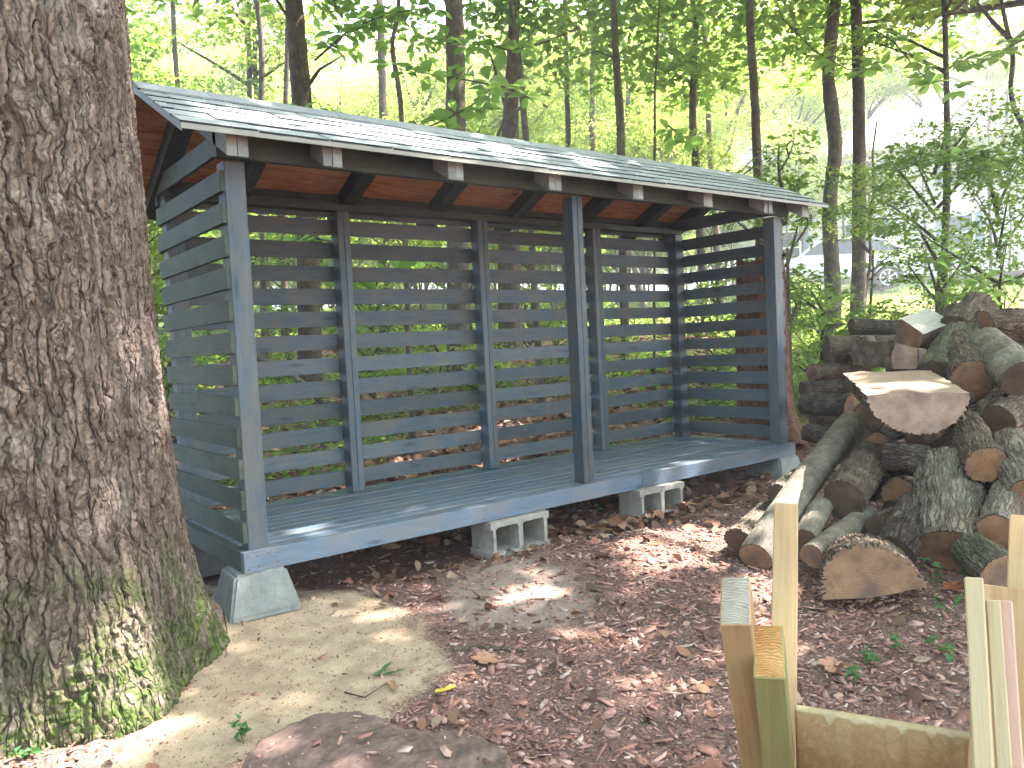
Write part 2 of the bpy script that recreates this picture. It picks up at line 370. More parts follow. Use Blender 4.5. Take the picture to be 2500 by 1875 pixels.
def beam(name, a, b, w_, h, mat, parent=None, zh=(0, 0, 1), bev=0.06, endmat=None):
    a = Vector(V(*a)); b = Vector(V(*b)); l = (b - a).length / S
    return link(name, box_mesh(l, w_, h, mat, bev, endmat), parent, mw=frame((a + b) / 2, b - a, zh))
def tube_arrays(pts, rads, seg=8, wob=0.0, r=rng):
    pts = np.asarray(pts, float); n = len(pts); t = np.gradient(pts, axis=0); t /= np.linalg.norm(t, axis=1)[:, None] + 1e-9
    ref = np.array([1.0, 0.2, 0.1]); 
    u = np.cross(t, ref); u /= np.linalg.norm(u, axis=1)[:, None] + 1e-9; v = np.cross(t, u)
    th = np.linspace(0, 2 * np.pi, seg, endpoint=False)
    rad = np.asarray(rads, float)[:, None] * (1 + (r.normal(0, wob, (n, seg)) if wob else 0))
    P = pts[:, None, :] + (u[:, None, :] * np.cos(th)[None, :, None] + v[:, None, :] * np.sin(th)[None, :, None]) * rad[..., None]
    i = np.arange(n - 1)[:, None] * seg; j = np.arange(seg)[None, :]; j2 = (j + 1) % seg
    q = np.stack([i + j, i + j2, i + seg + j2, i + seg + j], -1).reshape(-1, 4)
    return P.reshape(-1, 3), q
def merge(parts):
    vs, qs, o = [], [], 0
    for v, q in parts:
        vs.append(v); qs.append(q + o); o += len(v)
    return np.concatenate(vs), np.concatenate(qs)
def worley(u, v, nu, seed, jit=0.85):
    """F1, F2 and cell id; u is periodic with nu cells, v is free (cell units)"""
    r = np.random.default_rng(seed); nv = int(np.max(v)) + 4
    ju = r.random((nu, nv)) * jit + (1 - jit) / 2; jv = r.random((nu, nv)) * jit + (1 - jit) / 2; idv = r.random((nu, nv))
    iu = np.floor(u).astype(int); iv = np.floor(v).astype(int) 
    f1 = np.full(u.shape, 9.0); f2 = np.full(u.shape, 9.0); cid = np.zeros(u.shape)
    for a in (-1, 0, 1):
        for b in (-1, 0, 1):
            cu = (iu + a) % nu; cv = np.clip(iv + b, 0, nv - 1)
            d = np.hypot(iu + a + ju[cu, cv] - u, iv + b + jv[cu, cv] - v)
            m1 = d < f1; f2 = np.where(m1, f1, np.minimum(f2, d)); cid = np.where(m1, idv[cu, cv], cid); f1 = np.where(m1, d, f1)
    return f1, f2, cid
def vnoise(u, v, seed, per=None):
    r = np.random.default_rng(seed); G = r.random((256, 256))
    iu = np.floor(u).astype(int); iv = np.floor(v).astype(int); fu = u - iu; fv = v - iv
    fu = fu * fu * (3 - 2 * fu); fv = fv * fv * (3 - 2 * fv)
    pm = (lambda k: (k % per) % 256 if per else k % 256)
    a = G[pm(iu), iv % 256]; b = G[pm(iu + 1), iv % 256]; c = G[pm(iu), (iv + 1) % 256]; d = G[pm(iu + 1), (iv + 1) % 256]
    return a * (1 - fu) * (1 - fv) + b * fu * (1 - fv) + c * (1 - fu) * fv + d * fu * fv
def sstep(x, a, b):
    t = np.clip((x - a) / (b - a), 0, 1); return t * t * (3 - 2 * t)

# ------------------------------------------------------------------ ground
def gz(x, y):
    d = (x - 80) * 0.6 + (y - 40) * 0.8
    w_ = 15.0
    s = np.where(d / w_ > 30, d, w_ * np.log1p(np.exp(np.clip(d / w_, -40, 30))))
    s = np.minimum(s, 1000) + np.maximum(s - 1000, 0) * 0.35
    return -12 + 0.115 * s
def gbump(x, y):
    n = (vnoise(x / 14 + 50, y / 14 + 50, 1) - 0.5) * 1.3 + (vnoise(x / 4 + 90, y / 4 + 90, 2) - 0.5) * 0.5 + (vnoise(x / 1.3 + 900, y / 1.3 + 900, 3) - 0.5) * 0.22
    n += (vnoise(x / 60 + 50, y / 60 + 50, 4) - 0.5) * 1.5
    n += 1.6 * np.exp(-((x - 2) ** 2 + (y - 6) ** 2) / 350.0)           # sand heaped at the corner pier
    n += 3.2 * np.exp(-((x + 7) ** 2 + (y - 9) ** 2) / 45.0)
    for bx_, by_ in ((50, -4), (60, -5), (64, -3), (94, -5), (103, -5), (109, -3)): n += 0.75 * np.exp(-((x - bx_) ** 2 + (y - by_) ** 2) / 14.0)
    n -= 1.0 * np.exp(-((x - 40) ** 2 / 1500 + (y - 22) ** 2 / 250))     # hollow under the deck
    return n
def ground_z(x, y): return gz(x, y) + gbump(x, y)
def axis(lo, hi, a, b, fine, grow=1.13):
    c = list(np.arange(a, b, fine)); s = fine; p = a; L_ = []
    while p > lo: s *= grow; p -= s; L_.append(p)
    s = fine; p = c[-1]; R_ = []
    while p < hi: s *= grow; p += s; R_.append(p)
    return np.array(L_[::-1] + c + R_)
def inpoly(x, y, P):
    ins = np.zeros(x.shape, bool); n = len(P)
    for i in range(n):
        x1, y1 = P[i]; x2, y2 = P[(i + 1) % n]
        c = ((y1 > y) != (y2 > y)) & (x < (x2 - x1) * (y - y1) / (y2 - y1 + 1e-12) + x1); ins ^= c
    return ins
def polydist(x, y, P):
    d = np.full(x.shape, 1e9)
    for i in range(len(P)):
        a = np.array(P[i]); b = np.array(P[(i + 1) % len(P)]); ab = b - a
        t = np.clip(((x - a[0]) * ab[0] + (y - a[1]) * ab[1]) / (ab @ ab), 0, 1)
        d = np.minimum(d, np.hypot(x - a[0] - t * ab[0], y - a[1] - t * ab[1]))
    return np.where(inpoly(x, y, P), d, -d)
def gpoly(L_, z=-12): return [tuple(onz(a * D, b * D, z)[:2]) for a, b in L_]
SAND = gpoly([(415, 1262), (640, 1272), (790, 1288), (890, 1330), (950, 1395), (955, 1445), (900, 1490), (800, 1540), (700, 1570), (560, 1600), (420, 1680), (160, 1690), (300, 1580), (380, 1500), (440, 1380)])
SAND += []
DUST = gpoly([(960, 1250), (1090, 1205), (1230, 1225), (1290, 1290), (1230, 1350), (1060, 1360), (960, 1330)])
X = axis(-4500, 6000, -75, 135, 1.0); Y = axis(-3000, 6500, -135, 45, 1.0)
gx, gy = np.meshgrid(X, Y, indexing='ij'); gzz = ground_z(gx, gy)
nx, ny = gx.shape
sd = np.clip(0.5 + polydist(gx, gy, SAND) / 14.0, 0, 1)
dd = np.clip(0.45 + polydist(gx, gy, DUST) / 18.0, 0, 0.9)
dist = (gx - 80) * 0.6 + (gy - 40) * 0.8
lateral = (gx - CAM[0]) * 0.8 - (gy - CAM[1]) * 0.6
lw = np.clip((dist - 560 + np.clip(-lateral + 60, 0, 900) * 0.6) / 120.0 + 0.5, 0, 1)
idx = np.arange(nx * ny).reshape(nx, ny)
q = np.stack([idx[:-1, :-1], idx[1:, :-1], idx[1:, 1:], idx[:-1, 1:]], -1).reshape(-1, 4)
me = mesh_np('ground', VA(np.stack([gx, gy, gzz], -1).reshape(-1, 3)), q, M['ground'], True, {'zone': np.stack([sd, dd, lw], -1).reshape(-1, 3)})
tag(link('ground', me), kind='structure')

# ------------------------------------------------------------------ the shed
L, W, H = 161.0, 42.4, 65.0
shed = empty('firewood_shed', V(0, 0, -12), 'long empty blue grey wooden firewood shed with slatted sides and shingled roof', 'shed')
J = 0.0025
# deck
for k in range(11):
    y0 = 1.55 + k * 3.58
    cut = 96 if k % 2 else 65
    for a, b in ((1.55, cut - 0.05), (cut + 0.05, L - 1.55)):
        board('deck_board', (a, y0, -1.15 + random.uniform(-.05, .05)), (b, y0 + 3.34, -0.12 + random.uniform(-.08, .05)), 'stain_deck', shed, 0.0003, bev=0.2)
board('rim_board', (0, 0, -3.5), (95.9, 1.5, 0), 'stain_deck', shed)
board('rim_board', (96.05, 0, -3.5), (L, 1.5, 0), 'stain_deck', shed)
board('rim_board', (0, W - 1.5, -3.5), (L, W, 0), 'stain', shed)
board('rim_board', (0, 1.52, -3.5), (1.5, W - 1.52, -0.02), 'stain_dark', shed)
board('rim_board', (L - 1.5, 1.52, -3.5), (L, W - 1.52, -0.02), 'stain', shed)
for x in (24, 48, 72, 97, 121, 145): board('joist', (x, 1.55, -3.5), (x + 1.5, W - 1.55, -1.25), 'stain_dark', shed)
# posts
def post(x0, x1, y0, y1, z1=H, mat='stain'): return board('post', (x0, y0, -0.05), (x1, y1, z1), mat, shed, 0.001, bev=0.12)
post(1.5, 5.0, 1.5, 5.0); post(L - 5, L - 1.5, 1.5, 5.0)
post(1.5, 5.0, W - 5, W - 1.5); post(L - 5, L - 1.5, W - 5, W - 1.5)
for x in (78.8,): 
    post(x, x + 1.53, 1.5, 5.0); post(x + 1.6, x + 3.13, 1.5, 5.0)
for x in (38.8, 78.5, 119.7):
    post(x, x + 1.53, W - 5, W - 1.5); post(x + 1.6, x + 3.13, W - 5, W - 1.5)
# slats
z0, pz = 1.23, 5.333
for k in range(13):
    z = z0 + k * pz; r = lambda: random.uniform(-0.12, 0.12)
    zl = z + 0.8 if k == 12 else z
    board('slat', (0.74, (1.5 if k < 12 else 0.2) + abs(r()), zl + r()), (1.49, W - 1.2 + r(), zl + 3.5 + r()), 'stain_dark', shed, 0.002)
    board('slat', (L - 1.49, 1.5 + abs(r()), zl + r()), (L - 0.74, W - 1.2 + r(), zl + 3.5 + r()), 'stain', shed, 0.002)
    zb = 64.1 if k == 12 else z
    board('slat', (0.8, W - 1.49, zb + r()), (80.0, W - 0.74, zb + 3.5 + r()), 'stain', shed, 0.0006)
    board('slat', (80.1, W - 1.49, zb + r()), (L - 0.8, W - 0.74, zb + 3.5 + r()), 'stain', shed, 0.0006)
# headers and plates
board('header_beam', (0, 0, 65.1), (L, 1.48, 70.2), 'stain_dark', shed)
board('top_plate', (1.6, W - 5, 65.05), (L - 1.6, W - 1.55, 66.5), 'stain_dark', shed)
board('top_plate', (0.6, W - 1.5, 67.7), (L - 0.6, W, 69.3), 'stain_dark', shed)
# roof framing
SL = 0.4926
def zb(y): return 66.75 + SL * y
RY = 19.5
def prism(prof, x0, x1, mat, name, parent, label=None):
    n = len(prof); cx, cy, cz = (x0 + x1) / 2, prof[0][0], prof[0][1]
    v = [((x - cx) * S, (p[0] - cy) * S, (p[1] - cz) * S) for x in (x0, x1) for p in prof]
    f = [tuple(range(n))[::-1], tuple(range(n, 2 * n))] + [(i, (i + 1) % n, n + (i + 1) % n, n + i) for i in range(n)]
    me = bpy.data.meshes.new(name); me.from_pydata(v, [], f); me.materials.append(mat)
    bm = bmesh.new(); bm.from_mesh(me); bmesh.ops.recalc_face_normals(bm, faces=bm.faces); bm.to_mesh(me); bm.free()
    o = link(name, me, parent, mw=Matrix.Translation(V(cx, cy, cz)))
    return o
T = 4.0
def zbk(y): return zb(RY) - (y - RY) * SL
for i, x in enumerate((0.0, 16.2, 41.4, 66.6, 91.8, 117.0, 142.3, 160.2)):
    for h in (0, 1):
        a = x + h * 1.75; b = a + 1.66; ty = -5.0 + random.uniform(-.2, .2); tb = 48.3 + random.uniform(-.3, .3)
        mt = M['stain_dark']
        # tail: front light painted as a paler tone from the cut to the header, then the dark rafter behind it
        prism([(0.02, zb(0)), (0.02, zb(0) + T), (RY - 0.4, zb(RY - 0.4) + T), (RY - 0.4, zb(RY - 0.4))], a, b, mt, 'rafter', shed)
        o = prism([(ty, zb(ty) - 0.1), (ty, zb(ty) + T), (0.0, zb(0) + T), (0.0, zb(0))], a, b, M['stain_lit'], 'rafter_tail', shed)
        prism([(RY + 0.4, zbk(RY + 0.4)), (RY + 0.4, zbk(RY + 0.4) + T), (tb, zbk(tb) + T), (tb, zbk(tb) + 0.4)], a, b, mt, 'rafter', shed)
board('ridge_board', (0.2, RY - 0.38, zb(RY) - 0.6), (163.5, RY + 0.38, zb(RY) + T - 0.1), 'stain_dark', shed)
RX0, RX1 = -7.3, 169.3
EY = -7.2
def slab(y0, y1, off, th, x0, x1, mat, name, back=False):
    z = (lambda y: (zbk(y) if back else zb(y)) + T + off)
    return prism([(y0, z(y0)), (y0, z(y0) + th), (y1, z(y1) + th), (y1, z(y1))], x0, x1, mat, name, shed)
for a, b in ((RX0, 41.3), (41.45, 117.0), (117.15, RX1)):
    slab(EY, RY, 0.02, 0.5, a, b, M['ply'], 'plywood_sheet'); slab(RY + 0.05, 49.5, 0.02, 0.5, a, b, M['ply'], 'plywood_sheet', True)
# drip edge
def trim(prof, x0, x1): return prism(prof, x0, x1, M['trim'], 'drip_edge', shed)
ze = zb(EY) + T
for a, b in ((RX0 - 0.15, 116.0), (116.05, RX1 + 0.15)):
    trim([(EY - 0.35, ze + 0.62), (EY - 0.30, ze - 0.32), (EY - 0.12, ze - 0.32), (EY - 0.12, ze + 0.52), (EY + 1.5, ze + 1.32), (EY + 1.5, ze + 1.42)], a, b)
for xx in (RX0 - 0.14, RX1 + 0.02):
    prism([(EY - 0.2, zb(EY - 0.2) + T - 0.6), (EY - 0.2, zb(EY - 0.2) + T + 0.66), (RY, zb(RY) + T + 0.66), (RY, zb(RY) + T - 0.6)], xx, xx + 0.12, M['trim'], 'drip_edge', shed)
    prism([(RY + .02, zbk(RY) + T - 0.6), (RY + .02, zbk(RY) + T + 0.66), (49.5, zbk(49.5) + T + 0.66), (49.5, zbk(49.5) + T - 0.6)], xx, xx + 0.12, M['trim'], 'drip_edge', shed)
# shingles: six courses in front, each tab its own piece
_sh = {}
def shingle(x0, x1, yk, back=False):
    """yk distance along the slope from the eave (inches)"""
    c = math.cos(math.atan(SL)); s = math.sin(math.atan(SL)); expo = 4.9; w_ = x1 - x0
    key = round(w_, 1)
    if key not in _sh:
        n = 5; v = []; r = random.Random(int(key * 10))
        for iy, (yy, zz) in enumerate(((0, -0.12), (0, 0.28), (expo + 0.5, 0.03))):
            for i in range(n): v.append(((-w_ / 2 + w_ * i / (n - 1)) * S, (yy + (r.uniform(-.05, .05) if iy < 2 else 0)) * S, zz * S))
        f = []
        for iy in range(2):
            for i in range(n - 1): f.append((iy * n + i, iy * n + i + 1, (iy + 1) * n + i + 1, (iy + 1) * n + i))
        me = bpy.data.meshes.new('shingle'); me.from_pydata(v, [], f); me.materials.append(M['shingle']); me.materials.append(M['felt'])
        for k_, p in enumerate(me.polygons): p.material_index = 1 if k_ < n - 1 else 0
        _sh[key] = me
    y = (EY - 0.35) + yk * c; z = zb(y) + T + 0.56 + 0.10
    o = bpy.data.objects.new('shingle', _sh[key]); COL.objects.link(o); o.parent = shed
    lift = random.choice((-0.03, 0.0, 0.04, 0.09))
    if not back:
        mw = Matrix.Translation(V((x0 + x1) / 2, y, z + lift)) @ Matrix.Rotation(math.atan(SL) + random.uniform(0, 0.006), 4, 'X')
    else:
        yb = 49.8 - yk * c
        mw = Matrix.Translation(V((x0 + x1) / 2, yb, zbk(yb) + T + 0.66 + lift)) @ Matrix.Rotation(math.pi, 4, 'Z') @ Matrix.Rotation(math.atan(SL), 4, 'X')
    o.matrix_basis = pinv(shed) @ mw
for bk in (False, True):
    for k in range(6):
        tab = 12.0 if not bk else 36.0
        x = RX0 - 0.4 - (k * 5.0) % tab; xe = RX1 + 0.3
        while x < xe:
            a = max(x + 0.13, RX0 - 0.35); b = min(x + tab - 0.13, xe)
            if b - a > 1.5: shingle(a, b, k * 4.9, bk)
            x += tab
for k in range(14):
    x = RX0 + k * 12.65; n = 'ridge_cap'
    prism([(RY - 5.2, zb(RY - 5.2) + T + 0.86), (RY, zb(RY) + T + 1.10), (RY + 5.2, zb(RY - 5.2) + T + 0.86), (RY + 5.2, zb(RY - 5.2) + T + 0.98), (RY, zb(RY) + T + 1.24), (RY - 5.2, zb(RY - 5.2) + T + 0.98)],
          x, min(x + 12.5, RX1 + 0.2), M['shingle'], n, shed)
# nail heads on the rim and post feet
def nail(x, y, z, nrm):
    me = _box.get('nail')
    if me is None:
        bm = bmesh.new(); bmesh.ops.create_cone(bm, cap_ends=True, segments=8, radius1=0.16 * S, radius2=0.13 * S, depth=0.06 * S); me = bpy.data.meshes.new('nail')
        bm.to_mesh(me); bm.free(); me.materials.append(M['nail']); _box['nail'] = me
    o = link('nail_head', me, shed, mw=Matrix.Translation(V(x, y, z)) @ Vector(nrm).to_track_quat('Z', 'Y').to_matrix().to_4x4())
for x, z in ((0.8, -0.7), (2.4, -0.8), (2.5, -2.6), (4.2, -0.7), (5.8, -0.9), (5.8, -2.5), (0.8, -2.9)): nail(x, -0.02, z, (0, -1, 0))
for x in (25, 49, 73, 95.2, 97, 122, 146, 158.5): nail(x, -0.02, -0.9, (0, -1, 0)); nail(x, -0.02, -2.7, (0, -1, 0))

# ------------------------------------------------------------------ piers and blocks
def pier(cx, cy, top, rot, label, zt=-3.52, bot=12.0, zbot=-11.2, tp=8.6):
    zbot = zbot; bm = bmesh.new(); h = (zt - zbot)
    vs = []
    for z, s_ in ((0, bot), (0.9, bot), (h - 0.01, tp)):
        for a, b in ((-1, -1), (1, -1), (1, 1), (-1, 1)): vs.append(bm.verts.new((a * s_ / 2 * S, b * s_ / 2 * S, z * S)))
    bm.faces.new(vs[0:4][::-1]); bm.faces.new(vs[8:12])
    for k in (0, 4):
        for i in range(4): bm.faces.new((vs[k + i], vs[k + (i + 1) % 4], vs[k + 4 + (i + 1) % 4], vs[k + 4 + i]))
    bmesh.ops.bevel(bm, geom=bm.edges[:], offset=0.45 * S, segments=2, affect='EDGES')
    for v in bm.verts:
        v.co += Vector((random.uniform(-1, 1), random.uniform(-1, 1), 0)) * 0.06 * S
    me = bpy.data.meshes.new('concrete_pier'); bm.to_mesh(me); bm.free(); me.materials.append(M['concrete'])
    for p in me.polygons: p.use_smooth = False
    o = link('concrete_pier', me); o.location = V(cx, cy, zbot); o.rotation_euler.z = rot
    tag(o, label, 'pier', 'concrete piers under the shed corners')
pier(3.0, 4.0, 0, -0.06, 'tapered concrete pier on the sand under the shed corner beside the oak')
pier(157.2, 4.0, 0, -0.04, 'tapered concrete pier under the shed corner beside the log pile', zbot=-10.4, bot=12.2)
pier(4.5, W - 4.2, 0, 0.0, 'shaded concrete pier under the back corner of the shed, behind the oak trunk')
pier(L - 5, W - 4.5, 0, 0.0, 'shaded concrete pier under the back corner of the shed, near the red snag', zbot=-9.0)
def block_mesh():
    xs = [0, 0.55, 1.35, 1.7, 6.9, 7.25, 8.35, 8.7, 13.9, 14.25, 15.05, 15.6]; zs = [0, 1.15, 1.5, 6.1, 6.45, 7.6]; d = 7.6
    def filled(i, j):
        cx = (xs[i] + xs[i + 1]) / 2; cz = (zs[j] + zs[j + 1]) / 2
        if (1.35 < cx < 7.25 or 8.35 < cx < 14.25) and 1.15 < cz < 6.45:
            corner = (cx < 1.7 or 6.9 < cx < 8.7 and not 7.25 < cx < 8.35 or cx > 13.9) and (cz < 1.5 or cz > 6.1)
            return corner
        if (cx < 0.55 or cx > 15.05) and 1.5 < cz < 6.1: return False
        return True
    bm = bmesh.new(); cache = {}
    def vt(i, k, j):
        if (i, k, j) not in cache: cache[(i, k, j)] = bm.verts.new(((xs[i] - 7.8) * S, (k * d / 4) * S, zs[j] * S))
        return cache[(i, k, j)]
    nxs, nzs = len(xs) - 1, len(zs) - 1
    fl = lambda i, j: 0 <= i < nxs and 0 <= j < nzs and filled(i, j)
    for i in range(nxs):
        for j in range(nzs):
            if not filled(i, j): continue
            bm.faces.new((vt(i, 0, j), vt(i + 1, 0, j), vt(i + 1, 0, j + 1), vt(i, 0, j + 1)))
            bm.faces.new((vt(i, 4, j + 1), vt(i + 1, 4, j + 1), vt(i + 1, 4, j), vt(i, 4, j)))
            for k in range(4):
                if not fl(i - 1, j): bm.faces.new((vt(i, k, j), vt(i, k, j + 1), vt(i, k + 1, j + 1), vt(i, k + 1, j)))
                if not fl(i + 1, j): bm.faces.new((vt(i + 1, k, j + 1), vt(i + 1, k, j), vt(i + 1, k + 1, j), vt(i + 1, k + 1, j + 1)))
                if not fl(i, j - 1): bm.faces.new((vt(i, k, j), vt(i, k + 1, j), vt(i + 1, k + 1, j), vt(i + 1, k, j)))
                if not fl(i, j + 1): bm.faces.new((vt(i, k, j + 1), vt(i + 1, k, j + 1), vt(i + 1, k + 1, j + 1), vt(i, k + 1, j + 1)))
    for v in bm.verts: v.co += Vector((random.uniform(-1, 1), random.uniform(-1, 1), random.uniform(-1, 1) * .6)) * 0.07 * S
    sharp = [e for e in bm.edges if len(e.link_faces) == 2 and e.calc_face_angle(0) > 0.9]
    bmesh.ops.bevel(bm, geom=sharp, offset=0.12 * S, segments=1, affect='EDGES')
    me = bpy.data.meshes.new('cinder_block'); bm.to_mesh(me); bm.free(); me.materials.append(M['block']); return me
bmx = block_mesh()
for x, y, z, r, lab in ((57.6, -1.2, -11.25, 0.012, 'grey hollow cinder block under the shed deck, nearer the oak'),
                        (101.0, -2.0, -11.25, -0.015, 'grey hollow cinder block under the shed deck, nearer the log pile')):
    o = link('cinder_block', bmx.copy()); o.location = V(x, y, z); o.rotation_euler = (0, 0, r); tag(o, lab, 'cinder block', 'cinder blocks under the deck')

# ------------------------------------------------------------------ big oak
OX, OY = -33.5, -0.5
oak = empty('oak_tree', V(OX, OY, -12), 'huge oak with deeply furrowed bark and mossy root flare beside the shed', 'tree')
def oak_trunk():
    camang = math.atan2(CAM[1] - OY, CAM[0] - OX)
    th = np.concatenate([np.linspace(-1.8, 1.8, 760, endpoint=False), np.linspace(1.8, 2 * np.pi - 1.8, 90, endpoint=False)]) + camang
    zz = np.concatenate([np.linspace(-15, 100, 560), np.linspace(102, 420, 60)])
    TH, Z = np.meshgrid(th, zz, indexing='ij')
    base = 20.4 - 0.012 * (Z - 30) * (Z < 100) - 0.84 * (Z >= 100) - 0.018 * np.maximum(Z - 100, 0)
    hgt = np.clip(Z + 12, 0, None)
    fl = np.exp(-hgt / 13.0); lob = 0.55 + 0.55 * np.cos(TH * 6 + 0.6) * 0.8 + 0.25 * np.cos(TH * 3 + 2.0)
    base += fl * 5.6 * np.clip(lob, 0.15, 1.6) + 2.0 * np.exp(-hgt / 30)
    base *= 1 + 0.02 * np.cos(2 * TH + Z / 60) + 0.012 * np.cos(5 * TH + 1 + Z / 90)
    per = 76; u = (TH / (2 * np.pi) * per) % per; v = (Z + 15) / 11.0
    wu = (vnoise(u * 0.5, v * 1.6, 11, per // 2) - 0.5) * 1.5 + (vnoise(u * 1.0, v * 6, 12, per) - 0.5) * 0.45 + (vnoise(u * 2.0, v * 20, 19, per * 2) - 0.5) * 0.25
    f1, f2, cid = worley((u + wu) % per, v + (vnoise(u * 2, v * 2, 13, per * 2) - 0.5) * 0.5 + 1, per, 5)
    e = f2 - f1; plate = sstep(e, 0.0, 0.20)
    per2 = 152; u2 = (TH / (2 * np.pi) * per2) % per2; g1, g2, c2 = worley((u2 + wu * 2.0) % per2, (Z + 15) / 1.5 + 1 + wu, per2, 6)
    fine = sstep(g2 - g1, 0.0, 0.22)
    amp = 0.62 * (0.5 + 0.55 * sstep(hgt, 0, 26))
    disp = amp * (plate - 0.8) + 0.20 * fine * plate + (cid - 0.5) * 0.30 * plate + (c2 - 0.5) * 0.16 * plate + (vnoise(u * 6, v * 40, 14, per * 6) - 0.5) * 0.16
    R = base + disp
    lean = (Z - 30) * 0.00
    x = R * np.cos(TH) + lean; y = R * np.sin(TH)
    n, m_ = TH.shape; idx = np.arange(n * m_).reshape(n, m_); nxt = np.roll(idx, -1, axis=0)
    q = np.stack([idx[:, :-1], nxt[:, :-1], nxt[:, 1:], idx[:, 1:]], -1).reshape(-1, 4)
    P = np.stack([x * S, y * S, (Z + 12) * S], -1).reshape(-1, 3)
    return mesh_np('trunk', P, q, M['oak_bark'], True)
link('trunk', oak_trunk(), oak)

# ------------------------------------------------------------------ foliage generators
def leaves(c, nrm, dirn, size, wr=0.55, fold=0.15, r=rng):
    """rhombic folded leaves: c (n,3) base points, nrm, dirn unit vectors, size (n,)"""
    side = np.cross(nrm, dirn); side /= np.linalg.norm(side, axis=1)[:, None] + 1e-9
    up = np.cross(dirn, side)
    s = size[:, None]
    a = c; b = c + dirn * s * 0.45 + side * s * wr * 0.5 + up * s * fold; t = c + dirn * s - up * s * 0.08; d = c + dirn * s * 0.45 - side * s * wr * 0.5 + up * s * fold
    P = np.stack([a, b, t, d], 1).reshape(-1, 3); n = len(c); i = np.arange(n) * 4
    F_ = np.concatenate([np.stack([i, i + 1, i + 2], -1), np.stack([i, i + 2, i + 3], -1)]); return P, F_
def unit(a): return a / (np.linalg.norm(a, axis=-1, keepdims=True) + 1e-9)
def sprays(cent, rad, per, size, r, flat=0.35, droop=0.15):
    """leaf sprays around centres: each a loose horizontal fan of leaves; metres"""
    n = len(cent); k = per
    az = r.random((n, 1)) * 6.283; tw = r.integers(3, 6)
    ang = az + r.integers(0, 5, (n, k)) * 1.2566 + r.normal(0, 0.22, (n, k)); rr = np.sqrt(r.random((n, k))) * np.asarray(rad).reshape(-1, 1)
    P = np.stack([np.cos(ang) * rr, np.sin(ang) * rr, r.normal(0, 1, (n, k)) * flat * 0.35 * np.asarray(rad).reshape(-1, 1) - droop * rr ** 2 / np.asarray(rad).reshape(-1, 1)], -1) + cent[:, None, :]
    tilt = r.normal(0, 1, (n, 1, 3)) * 0.25
    nr = unit(np.array([0, 0, 1.0]) + tilt + r.normal(0, 1, (n, k, 3)) * 0.38)
    da = ang + r.normal(0, 0.9, (n, k)); dr = np.stack([np.cos(da), np.sin(da), r.normal(-0.25, 0.35, (n, k))], -1)
    dr = unit(dr - nr * np.sum(dr * nr, -1, keepdims=True))
    sz = size * (0.6 + 0.7 * r.random((n, k)))
    return P.reshape(-1, 3), nr.reshape(-1, 3), dr.reshape(-1, 3), sz.reshape(-1)
def crown_variant(seed, rad, h, nsp, per, size, mat, shape='round'):
    """crown centred on the trunk axis, z from 0 to h metres"""
    r = np.random.default_rng(seed); C = []
    nl = 9 + seed % 4; limbs = []
    lob = [(r.uniform(0, 6.283), r.uniform(0.25, 0.85), r.uniform(0.1, 0.95), r.uniform(0.35, 0.6)) for _ in range(nl)]
    cs = []
    for a, d, z, w_ in lob:
        prof = math.sin(math.pi * min(1, 0.12 + z * 0.86)) ** 0.6
        c = np.array([math.cos(a) * d * rad * prof, math.sin(a) * d * rad * prof, z * h])
        m_ = nsp // nl; q = unit(r.normal(0, 1, (m_, 3))) * (r.random((m_, 1)) ** 0.5) * np.array([w_ * rad, w_ * rad, w_ * h * 0.30])
        cs.append(c + q)
        p0 = np.array([0, 0, max(0, c[2] - h * 0.25)]); mid = (p0 + c) / 2 + r.normal(0, 0.12, 3) * rad * 0.4
        tt = np.linspace(0, 1, 7)[:, None]; path = (1 - tt) ** 2 * p0 + 2 * tt * (1 - tt) * mid + tt ** 2 * c
        limbs.append(tube_arrays(path, np.linspace(0.014 * rad + 0.012, 0.006, 7), 5, 0, r))
        for qv in q[:4]:
            e = c + qv; path = (1 - tt) * path_pt(path, 0.55) + tt * e + np.sin(tt * 3.14) * r.normal(0, 0.05, 3) * rad
            limbs.append(tube_arrays(path, np.linspace(0.010, 0.003, 7), 4, 0, r))
    cen = np.concatenate(cs)
    P, nr, dr, sz = sprays(cen, r.uniform(0.28, 0.62, len(cen)) * (0.5 + rad * 0.22), per, size, r)
    Vv, Ff = leaves(P, nr, dr, sz, r=r)
    lm = mesh_np('crown', Vv, Ff, M[mat]); bv, bq = merge(limbs); bmh = mesh_np('limbs', bv, bq, M['tree_bark'], True)
    return lm, bmh
def path_pt(p, f): return p[int(f * (len(p) - 1))]
CV = [crown_variant(1, 2.4, 5.5, 150, 34, 0.13, 'leaf'), crown_variant(2, 2.0, 4.2, 120, 34, 0.12, 'leaf_light'), crown_variant(3, 2.8, 4.8, 170, 34, 0.14, 'leaf'),
      crown_variant(4, 1.5, 3.0, 80, 32, 0.11, 'leaf_light'), crown_variant(5, 1.7, 3.8, 90, 34, 0.12, 'leaf'), crown_variant(6, 3.4, 6.5, 220, 36, 0.17, 'leaf_light')]
FV = [crown_variant(21, 2.2, 5.0, 430, 42, 0.062, 'leaf_light'), crown_variant(22, 2.4, 4.4, 430, 42, 0.066, 'leaf_far'), crown_variant(23, 1.9, 4.6, 380, 42, 0.060, 'leaf_light')]
SHR = [crown_variant(11, 0.9, 1.3, 42, 26, 0.085, 'leaf'), crown_variant(12, 0.7, 1.0, 32, 26, 0.075, 'leaf_light'), crown_variant(13, 0.8, 1.9, 44, 26, 0.085, 'leaf')]

